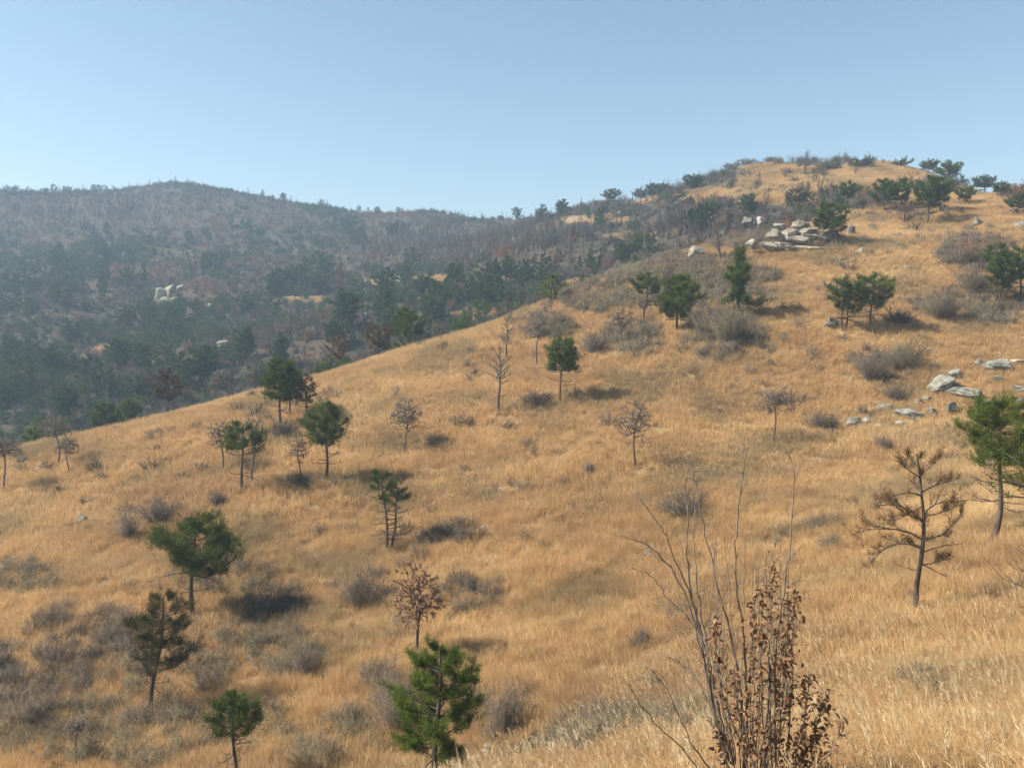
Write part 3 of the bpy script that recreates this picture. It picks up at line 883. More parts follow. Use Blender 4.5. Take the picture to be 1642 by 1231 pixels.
# name, label, foot x, foot y, top y, crown base y, crown left x, crown right x, style, extras
TREES = [
 (PT, 'green umbrella pine with straight dark trunk standing above the lower left slope', 308, 988, 822, 915, 240, 378, 'umbrella', dict(nb=22, dead=4, wild=0.4, line=[(308, 988), (306, 940), (307, 915), (309, 895), (313, 862), (319, 832)], boughs=[((308, 900), (285, 888), (244, 872), True), ((308, 898), (280, 872), (256, 862), True), ((307, 918), (276, 920), (245, 931), False), ((308, 920), (340, 922), (379, 892), True), ((308, 922), (335, 928), (352, 934), False), ((310, 890), (340, 880), (366, 872), True)])),
 (PT, 'dull brownish pine with forked trunk below the green umbrella pine', 240, 1145, 950, 1075, 198, 312, 'dull', dict(dens=0.75, nb=26, dead=6, wild=0.4, line=[(240, 1145), (241, 1115), (250, 1066), (257, 1041), (261, 1010), (262, 955)], boughs=[((243, 1105), (238, 1075), (215, 1048), False), ((246, 1085), (228, 1062), (203, 1038), False), ((250, 1066), (285, 1050), (316, 1038), True), ((257, 1041), (230, 1015), (212, 1008), True)])),
 (PT, 'small green pine with bare lower branches cut by the bottom edge', 380, 1262, 1106, 1180, 330, 420, 'green', dict(dead=12, dens=0.8, tuft_lo=0.25)),
 (PT, 'bushy bright green pine with two stems at the bottom edge', 700, 1275, 1036, 1215, 622, 786, 'bright', dict(nb=36, dens=0.85, prof=prof_umbrella, wild=0.45, subs=1.4, dead=5, asc=0.3, line=[(700, 1275), (696, 1225), (699, 1180), (704, 1130), (708, 1080), (705, 1040)])),
 ('oak_tree', 'small tree with withered brown leaves just above the bushy bright pine', 668, 1052, 900, 1000, 628, 714, 'twiggy', dict(n=420, mat='oak_leaf', leafy=0.85, bark='bark', r0=0.075, line=[(668, 1052), (669, 1027), (670, 1000), (676, 972), (673, 945), (678, 905)])),
 (PT, 'thin twin stemmed pine with a green tuft only at its top', 624, 886, 748, 835, 588, 668, 'sparse', dict(stems=2, tuft_lo=0.66, dens=0.26, dead=14, nb=30, wild=0.5)),
 (PT, 'green pine with oval crown in the row of small trees under the crest', 523, 773, 645, 712, 492, 560, 'green', dict(dead=7)),
 (DT, 'small bare tree just beside the oval crowned green pine', 481, 771, 690, 740, 462, 500, 'twiggy', dict()),
 (PT, 'thin pine with a little green foliage between two bare trees', 388, 787, 675, 740, 355, 428, 'sparse', dict(tuft_lo=0.35, dens=0.5)),
 (DT, 'bare crooked tree beside the thin green topped pine, nearer the left edge', 358, 757, 668, 722, 330, 378, 'twiggy', dict()),
 (DT, 'bare tree leaning away on the other side of the thin green topped pine', 404, 772, 655, 728, 385, 432, 'twiggy', dict()),
 (PT, 'dark green pine with broad crown rising over the crest line', 449, 684, 575, 642, 420, 484, 'green', dict(bend=0.04)),
 (PT, 'slim dark green pine close behind the broad crowned pine on the crest', 464, 667, 590, 640, 448, 494, 'green', dict(nb=16)),
 (PT, 'small dark brown pine at the end of the crest group', 491, 667, 600, 645, 475, 509, 'dull', dict(dens=0.8, brown=0.6)),
 (DT, 'fuzzy brown leafless tree alone in the middle of the golden slope', 649, 726, 637, 692, 620, 683, 'twiggy', dict(n=330)),
 (DT, 'tall thin bare tree with layered twigs beside the round crowned pine', 799, 664, 545, 610, 776, 828, 'deadcone', dict(nb=22)),
 (DT, 'thin bare pole of a tree behind the layered bare tree', 812, 578, 505, 535, 798, 828, 'deadcone', dict(nb=14)),
 (DT, 'small grey bare tree between the thin pole and the round crowned pine', 861, 587, 505, 545, 842, 884, 'twiggy', dict()),
 (PT, 'round crowned green pine with reddish branches in the middle of the slope', 897, 645, 542, 594, 873, 932, 'umbrella', dict(nb=26, bark='bark_red', dens=1.2, bend=0.015)),
 (DT, 'dead tree with an even oval crown of bare branches in mid slope', 1018, 751, 636, 712, 983, 1052, 'twiggy', dict(n=330)),
 (DT, 'small leaning tree with a twiggy rounded crown below the rocks', 1238, 714, 618, 662, 1213, 1280, 'twiggy', dict()),
 (PT, 'dead pine with crooked dark trunk and brown needle remnants near the right edge', 1470, 988, 724, 905, 1372, 1542, 'brown', dict(nb=9, dens=0.12, dead=1, twigs=3, prof=prof_egg, r0=0.072, asc=0.5, wild=0.6, subs=1.6,
   line=[(1470, 988), (1468, 945), (1476, 905), (1481, 865), (1482, 830), (1477, 790), (1475, 755), (1470, 728)],
   boughs=[((1481, 866), (1435, 848), (1372, 853), True), ((1481, 838), (1445, 812), (1402, 812), True), ((1480, 880), (1438, 872), (1400, 896), True), ((1482, 862), (1512, 856), (1542, 826), True), ((1480, 885), (1508, 876), (1536, 872), False),
    ((1481, 832), (1500, 808), (1550, 804), True), ((1477, 795), (1455, 790), (1424, 800), True), ((1477, 790), (1500, 778), (1530, 770), True), ((1475, 765), (1455, 752), (1444, 742), True), ((1475, 762), (1492, 748), (1508, 734), True),
    ((1478, 812), (1448, 828), (1428, 838), True), ((1480, 905), (1500, 915), (1518, 925), False), ((1474, 750), (1462, 738), (1456, 728), True)])),
 (PT, 'green pine with leaning trunk and bare lower boughs at the right edge', 1588, 868, 632, 742, 1535, 1668, 'umbrella', dict(nb=30, dens=1.0, dead=18, tuft_lo=0.1, wild=0.4, line=[(1588, 868), (1600, 845), (1606, 810), (1604, 770), (1600, 705), (1600, 645)])),
 (PT, 'near pine whose boughs reach into the picture from the right edge', 1725, 1110, 712, 800, 1552, 1900, 'green', dict(nb=22, dens=0.30, dead=28, tuft_lo=0.15, brown=0.12, prof=prof_umbrella)),
 (PT, 'dense green pine with pale trunk above the grey thicket', 1085, 534, 441, 508, 1056, 1124, 'green', dict(nb=30, dens=1.2)),
 (PT, 'flat crowned thin pine leaning beside the dense green pine', 1032, 515, 440, 470, 1010, 1068, 'umbrella', dict(nb=16, dens=0.7, bend=0.05)),
 (PT, 'tall green pine with crown in two tiers above the grey thicket', 1183, 508, 398, 490, 1150, 1218, 'layer', dict(nb=28)),
 (PT, 'multi stemmed green pine, first of the pair by the grey boulder', 1353, 531, 446, 497, 1325, 1388, 'umbrella', dict(stems=2, dead=8, dens=0.9)),
 (PT, 'green pine with pale trunk, second of the pair by the grey boulder', 1396, 524, 442, 492, 1364, 1430, 'umbrella', dict(dead=6, dens=0.9)),
 (PT, 'wide green pine at the right edge in olive brushwood', 1600, 492, 391, 455, 1566, 1640, 'green', dict(stems=2, dens=0.8, dead=8)),
 (PT, 'dark pine partly cut off by the right edge behind the wide pine', 1635, 480, 395, 450, 1612, 1665, 'green', dict(dens=0.8)),
 (PT, 'green pine growing in front of the pale rock outcrop', 1331, 394, 327, 368, 1301, 1360, 'umbrella', dict(nb=26, dens=1.1)),
 (DT, 'grey bare bushy tree in the thicket below the dense green pine', 995, 558, 490, 538, 970, 1018, 'twiggy', dict()),
 (DT, 'leaning bare tree at the left edge with dark bent trunk', 6, 788, 700, 735, -22, 40, 'twiggy', dict()),
 (DT, 'bare tree on the crest near the left edge, slim upright one', 94, 748, 662, 705, 70, 118, 'twiggy', dict()),
 (DT, 'bare tree with spreading twigs beside the slim upright one near the left edge', 110, 760, 700, 728, 90, 128, 'twiggy', dict()),
 (PT, 'broad dark green pine, largest of the group below the summit', 1486, 362, 287, 330, 1462, 1526, 'umbrella', dict(nb=26, dens=1.1)),
 (PT, 'dark green pine at the left end of the group below the summit', 1418, 342, 290, 322, 1396, 1440, 'green', dict(dens=1.1)),
 (PT, 'narrow dark pine between the two broad pines below the summit', 1446, 338, 288, 322, 1432, 1462, 'green', dict(nb=14)),
 (PT, 'dark pine tucked behind the largest pine below the summit', 1506, 342, 285, 322, 1484, 1528, 'green', dict(nb=18)),
 (PT, 'small spreading green pine beyond the rock outcrop below the summit', 1357, 333, 293, 315, 1340, 1382, 'green', dict(nb=16)),
 (PT, 'dull brownish pine standing beyond the left end of the rock outcrop', 1275, 340, 304, 326, 1256, 1294, 'dull', dict(dens=0.9)),
 (PT, 'low green pine between the summit slope and the largest dark pine', 1548, 328, 303, 318, 1530, 1568, 'green', dict(nb=14)),
 (DT, 'pale bare sapling standing in the golden grass below the largest dark pine', 1377, 350, 318, 330, 1368, 1388, 'twiggy', dict()),
 (DT, 'pale bent leafless sapling in the brush of the lower left corner', 124, 1224, 1150, 1175, 108, 138, 'twiggy', dict()),
 # summit skyline
 (PT, 'tallest dark pine on the right shoulder of the summit skyline', 1520, 288, 262, 280, 1498, 1545, 'umbrella', dict(dens=1.1)),
 (PT, 'flat pine on the skyline just before the tallest shoulder pine', 1488, 275, 259, 270, 1472, 1508, 'umbrella', dict()),
 (PT, 'dark round pine lower down the right shoulder skyline', 1577, 306, 284, 300, 1560, 1597, 'umbrella', dict()),
 (PT, 'pine on the right shoulder skyline behind the golden hill edge', 1604, 318, 294, 308, 1590, 1622, 'umbrella', dict()),
 (PT, 'dark pine at the right edge on the lower summit shoulder', 1632, 345, 314, 332, 1612, 1655, 'green', dict()),
 (PT, 'spreading low pine on the summit skyline right of its flat top', 1383, 268, 256, 263, 1356, 1404, 'umbrella', dict(nb=14)),
 (PT, 'small spreading pine on the skyline beside the flat summit', 1331, 272, 262, 268, 1316, 1346, 'umbrella', dict(nb=12)),
 (PT, 'low dark pine just right of the rounded golden hilltop', 1442, 268, 258, 264, 1424, 1462, 'umbrella', dict(nb=12)),
 (DT, 'pale bare tree crown on the skyline left of the summit', 1195, 278, 256, 268, 1178, 1216, 'twiggy', dict(depth=219)),
 (DT, 'smaller pale bare tree left of the summit skyline crowns', 1168, 283, 263, 273, 1158, 1184, 'twiggy', dict(depth=226)),
 (DT, 'thin bare tree on the flat summit skyline', 1233, 268, 252, 262, 1226, 1242, 'twiggy', dict(depth=212)),
 (PT, 'dark green pine alone on the skyline halfway down from the summit', 1110, 306, 281, 298, 1094, 1126, 'umbrella', dict()),
 (PT, 'brownish pine like a low dome on the long skyline', 980, 326, 304, 318, 964, 998, 'dull', dict(dens=1.0)),
 (PT, 'tallest pine of the dark green clump on the long skyline', 1047, 316, 295, 312, 1034, 1060, 'green', dict()),
 (PT, 'left end pine of the dark green clump on the long skyline', 1027, 318, 304, 315, 1014, 1040, 'green', dict()),
 (PT, 'right end pine of the dark green clump on the long skyline', 1062, 314, 295, 310, 1050, 1074, 'green', dict()),
 (PT, 'small brown pine in the golden patch below the long skyline', 1105, 335, 317, 330, 1094, 1116, 'dull', dict(dens=1.0)),
 # behind the crest
 (DT, 'brown leafless pine rising behind the crest with visible trunk', 541, 612, 535, 580, 520, 565, 'brown', dict(dens=0.25, depth=93)),
 (PT, 'reddish brown dying pine behind the crest next to the bare one', 602, 590, 520, 560, 580, 640, 'brown', dict(dens=0.6, depth=96)),
 (PT, 'dark green pine right behind the crest above the golden slope', 652, 574, 495, 545, 622, 682, 'green', dict(dens=1.0, depth=98)),
 (DT, 'slim bare tree standing on the crest line in mid picture', 705, 572, 515, 545, 690, 722, 'twiggy', dict(depth=94)),
 (PT, 'brownish pine behind the crest with bare lower stem near the left', 268, 676, 590, 640, 240, 300, 'brown', dict(dens=0.5, depth=88)),
 (PT, 'bright yellow green young pine behind the crest near the left', 205, 692, 640, 685, 188, 226, 'bright', dict(depth=90, dead=2)),
 (PT, 'dark green round pine just behind the crest left part', 172, 700, 645, 685, 150, 198, 'green', dict(depth=91)),
 (PT, 'low bright green pine at the crest close to the left edge', 60, 722, 684, 715, 38, 80, 'bright', dict(depth=84, dead=2)),
 (DT, 'bare brown tree behind the crest beside the dark group of pines', 410, 652, 580, 620, 392, 430, 'twiggy', dict(depth=91)),
 (DT, 'grey bare tree behind the crest further left of the dark group', 355, 662, 590, 628, 335, 378, 'twiggy', dict(depth=90)),
 ('larch_tree', 'pale orange dead conifer standing out among the dark far pines', 545, 464, 424, 458, 535, 556, 'brown', dict(mat='pine_orange', dens=1.1, prof=prof_cone, bark='dead_wood')),
]
for row in TREES:
    name, label, px, py, top, cb, xl, xr, style, kw = row
    plant(name, label, px, py, top, cb, xl, xr, style, **kw)

# ------------------------------------------------------------------ pines of the far woods: a few kinds, copied one by one
def far_kinds():
    rng = np.random.default_rng(99); kinds = []
    for k in range(8):
        prof = [prof_round, prof_umbrella, prof_cone, prof_round][k % 4]
        lo = [0.22, 0.35, 0.12, 0.15][k % 4]; R = [0.36, 0.40, 0.27, 0.42][k % 4]
        H = 5.0
        tr, br, gr, bo = pine_geo(rng, H, lo, R * H, (rng.normal(0, 0.2), rng.normal(0, 0.2)), prof, 210, 13, 0.38, 0.080, nb=16, wild=0.4, dead=2, twigs=1, sides=5)
        for b_ in br: tr.add(np.concatenate(b_.v), np.concatenate(b_.t))
        kinds.append((tr.mesh('trunk', M['bark']), gr.mesh('crown', M['pine_far'])))
    return kinds
KINDS = far_kinds()
# group, clumps (x, y, spread x, spread y, count, height, where it stands)
FAR_WOODS = [
 ('pines of the dense grove at far left', [(60, 465, 70, 26, 22, 6.0, 'in the dense grove at the left edge'), (120, 430, 45, 18, 9, 6.0, 'along the top of the dense left grove'), (20, 500, 30, 14, 7, 6, 'at the lower corner of the dense left grove')]),
 ('pines on the left skyline', [(75, 314, 75, 3, 15, 4.2, 'on the far left skyline'), (165, 312, 8, 3, 2, 5.5, 'ending the far left skyline row')]),
 ('pines of the middle skyline', [(419, 319, 3, 1, 1, 3.6, 'on the skyline just right of the far dome'), (440, 320, 4, 1, 1, 3.3, 'second along the skyline right of the far dome'), (458, 322, 5, 1, 2, 4, 'pair on the skyline above the orange conifer'), (517, 331, 3, 1, 1, 3.6, 'alone on the middle skyline'), (575, 337, 3, 1, 1, 4.2, 'on the skyline beside the narrow spire'), (590, 338, 1, 1, 1, 4.2, 'like a narrow spire on the middle skyline'), (608, 341, 4, 1, 2, 3.8, 'just right of the narrow skyline spire'), (640, 344, 4, 1, 1, 3.5, 'last before the skyline notch')]),
 ('pines on the left of the pale far rock', [(190, 428, 30, 12, 7, 5.5, 'up left of the pale far rock'), (215, 462, 14, 8, 4, 5, 'close left of the pale far rock'), (160, 475, 12, 8, 3, 5, 'between the dense grove and the pale far rock'), (155, 378, 18, 6, 4, 5, 'high up below the far left skyline')]),
 ('pines below the pale far rock', [(268, 515, 26, 8, 8, 5.2, 'right below the pale far rock'), (215, 530, 16, 6, 5, 5, 'down left of the pale far rock'), (120, 552, 18, 8, 5, 5.5, 'under the dense left grove'), (270, 548, 16, 5, 4, 5, 'left of the lower pale rock'), (310, 500, 4, 3, 1, 4.5, 'standing alone right of the pale far rock'), (390, 500, 10, 3, 2, 5, 'well right of the pale far rock')]),
 ('pines above the pale far rock', [(300, 392, 8, 4, 2, 5.5, 'above the pale far rock'), (335, 392, 8, 4, 2, 5.2, 'up right of the pale far rock'), (385, 368, 12, 8, 4, 5.5, 'under the far dome on reddish brush'), (345, 425, 18, 12, 6, 5.5, 'between the far dome and the pale rock')]),
 ('pines of the upper middle patch', [(572, 380, 16, 16, 10, 6, 'in the green patch high on the middle slope'), (640, 378, 16, 4, 5, 5.5, 'in the small patch below the skyline notch'), (540, 365, 8, 5, 2, 5, 'beside the high green patch')]),
 ('pines of the big middle clump', [(505, 455, 20, 16, 10, 6.5, 'in the big clump left of the orange conifer'), (432, 468, 16, 8, 6, 6, 'at the left end of the big middle clump'), (470, 458, 12, 6, 4, 5.5, 'in the middle of the big middle clump'), (430, 490, 14, 4, 3, 5, 'below the big middle clump')]),
 ('pines round the small golden clearings', [(575, 484, 3, 2, 1, 6, 'with bare trunk below the orange conifer'), (622, 480, 10, 5, 3, 5.5, 'below the golden clearing'), (650, 455, 8, 5, 3, 5.5, 'at the right end of the golden clearing'), (655, 425, 12, 5, 3, 5.5, 'above the golden clearing'), (552, 528, 10, 5, 3, 6.5, 'beside the grey rock in the hollow'), (612, 508, 12, 6, 3, 5.5, 'right of the grey rock in the hollow'), (548, 560, 14, 5, 4, 5.5, 'behind the crest below the grey hollow rock')]),
 ('pines behind the middle of the crest', [(640, 535, 26, 10, 6, 5.2, 'close behind the middle of the crest'), (700, 478, 28, 14, 7, 5, 'in the hollow right of the golden clearing'), (750, 478, 28, 14, 7, 5, 'in the hollow above the yellow green row'), (785, 490, 14, 6, 4, 5.5, 'at the right end of the hollow'), (690, 520, 14, 6, 4, 5.5, 'just behind the slim bare crest tree')]),
 ('pines of the dark band', [(845, 455, 34, 14, 10, 4.4, 'in the dark band under the grey grove'), (890, 472, 12, 6, 4, 4.0, 'where the dark band meets the crest'), (940, 442, 16, 6, 4, 3.8, 'at the upper end of the dark band'), (800, 455, 12, 8, 4, 5.0, 'at the left end of the dark band')]),
 ('pines along the upper crest', [(985, 418, 14, 5, 4, 3.4, 'behind the upper crest left of the slanting boulder'), (1010, 409, 12, 5, 4, 3.3, 'behind the upper crest above the slanting boulder'), (1046, 404, 7, 3, 2, 3.0, 'between the slanting boulder and the pale boulder')]),
 ('pines of the lower left hollow', [(25, 590, 26, 12, 8, 6, 'in the left edge hollow, upper part'), (20, 640, 26, 12, 7, 6.2, 'in the left edge hollow, lower part'), (90, 615, 20, 12, 6, 5.8, 'right of the left edge hollow'), (150, 635, 16, 10, 5, 5.5, 'behind the dark round crest pine'), (205, 590, 20, 10, 6, 5.5, 'above the bright young crest pine'), (250, 600, 14, 8, 4, 5.5, 'above the brownish crest pine'), (305, 625, 22, 8, 6, 5.8, 'between the brownish and the grey crest trees'), (120, 675, 14, 6, 3, 5.2, 'just over the crest near the left edge'), (335, 592, 8, 6, 2, 5.5, 'below the lower pale rock'), (390, 580, 12, 6, 4, 5.5, 'behind the bare brown crest tree'), (230, 640, 16, 8, 3, 5.5, 'close behind the bright young crest pine'), (460, 590, 12, 6, 3, 5.5, 'behind the crest group of dark pines')]),
 ('pines on the long skyline', [(835, 352, 6, 2, 3, 4.5, 'at the low left start of the long skyline'), (868, 352, 8, 3, 4, 4.8, 'a little up the long skyline'), (902, 348, 8, 3, 4, 4.6, 'halfway up to the domed brown skyline pine')]),
 ('pines below the long skyline', [(965, 368, 5, 3, 2, 4.5, 'alone on the grey flank below the long skyline'), (1130, 368, 12, 4, 4, 4.2, 'in the green clump left of the rock outcrop'), (1110, 376, 6, 3, 2, 3.8, 'under the green clump left of the outcrop')]),
 ('pines above the rock outcrop', [(1212, 346, 16, 2, 4, 3.2, 'in the low row behind the tall pale boulder'), (1300, 330, 20, 5, 4, 2.6, 'among grey brush behind the rock outcrop')]),
 ('yellow green pines at the middle of the crest', [(745, 524, 8, 2, 3, 2.9, 'at left in the yellow green crest row'), (775, 515, 9, 2, 3, 2.9, 'in mid yellow green crest row'), (808, 508, 8, 2, 3, 2.7, 'at right in the yellow green crest row'), (875, 486, 8, 2, 3, 3.4, 'on the crest beyond the yellow green row')]),
]
ORD = 'first second third fourth fifth sixth seventh eighth ninth tenth eleventh twelfth thirteenth fourteenth fifteenth sixteenth seventeenth eighteenth nineteenth twentieth twenty-first twenty-second'.split()
SHAPE = ('round crowned', 'flat topped', 'conical', 'bushy')
frng = np.random.default_rng(3)
bright_kinds = []
for tme, cme in KINDS[:4]:
    c2 = cme.copy(); c2.materials.clear(); c2.materials.append(M['pine_bright']); bright_kinds.append((tme, c2))
for grp, clumps in FAR_WOODS:
    yl = grp.startswith('yellow')
    for cx, cy, sx, sy, cnt, hgt, where in clumps:
        spots = []
        for q in range(cnt):
            for _ in range(8):
                p = hit(cx + frng.uniform(-1.2, 1.2) * sx, cy + frng.uniform(-1.2, 1.2) * sy)
                if p[1] > 84: break
            spots.append(p)
        spots.sort(key=lambda p: p[0] / p[1])
        for q, p in enumerate(spots):
            s = hgt / 5.0 * frng.uniform(0.72, 1.18)
            k = 2 if 'spire' in where and cnt == 1 and 'like' in where else int(frng.integers(0, 4 if yl else len(KINDS)))
            tme, cme = bright_kinds[k] if yl else KINDS[k]
            root = empty('pine_tree', p, frng.uniform(0, 6.28), s)
            root.scale = (s * frng.uniform(0.85, 1.15), s * frng.uniform(0.85, 1.15), s)
            obj('trunk', tme, root); obj('crown', cme, root)
            colr = 'yellow green pine' if yl else 'dark pine'
            place = ', %s from left, ' % ORD[q] if cnt > 1 else ' '
            tag(root, SHAPE[k % 4] + ' ' + colr + place + where, 'tree', grp)

# ------------------------------------------------------------------ rocks
def ico(sub):
    bm = bmesh.new(); bmesh.ops.create_icosphere(bm, subdivisions=sub, radius=1.0)
    V = np.array([v.co[:] for v in bm.verts]); T = np.array([[v.index for v in f.verts] for f in bm.faces]); bm.free()
    return V, T
ICO = {k: ico(k) for k in (3, 4)}

def rock_mesh(seed, sx, sy, sz, mat, layers=0.0, sub=4, cuts=20):
    rng = np.random.default_rng(seed)
    V, T = ICO[sub]; V = V.copy() * 1.25
    for _ in range(cuts):                                       # split off flat faces
        nrm = unit(rng.normal(size=3) * np.array([1, 1, 0.8])); dd = rng.uniform(0.45, 0.92)
        e = V @ nrm - dd
        V -= np.where(e > 0, e, 0)[:, None] * nrm
    r = np.linalg.norm(V, axis=1, keepdims=True)
    n = np.zeros(len(V))
    for f, a_ in ((2.3, 0.07), (5.0, 0.045), (11.0, 0.028)):
        o = rng.uniform(0, 10, 3)
        n += a_ * (np.sin(f * V[:, 0] + o[0] + 1.7 * np.sin(f * V[:, 1])) * np.cos(f * V[:, 1] + o[1]) + np.sin(f * 1.3 * V[:, 2] + o[2]))
    if layers:                                                   # bedding planes weathered back into ledges
        ph = V[:, 2] * layers + 0.5 * np.sin(2 * V[:, 0] + seed) + 0.35 * V[:, 0]
        fr = ph - np.floor(ph)
        n -= 0.10 * np.clip((fr - 0.72) / 0.16, 0, 1) - 0.05 * np.sin(np.floor(ph) * 2.7)
    V = V * (1 + n[:, None])
    V = V * np.array([sx, sy, sz])
    return mesh_from('rock', V, T, mat=mat)

def rock(label, px, py, w, h, mat, seed, layers=0.0, deep=0.8, group=None, tilt=0.0, name='boulder'):
    p = hit(px, py); m = p[1] / F_PX
    sx, sz = 0.5 * w * m, 0.62 * h * m
    o = obj(name, rock_mesh(seed, sx, sx * deep, sz, mat, layers, 4 if w > 16 else 3), loc=p + np.array([0, sx * deep * 0.35, sz * 0.75]))
    o.rotation_euler = (0, tilt, np.random.default_rng(seed).uniform(-0.4, 0.4))
    return tag(o, label, 'rock', group)

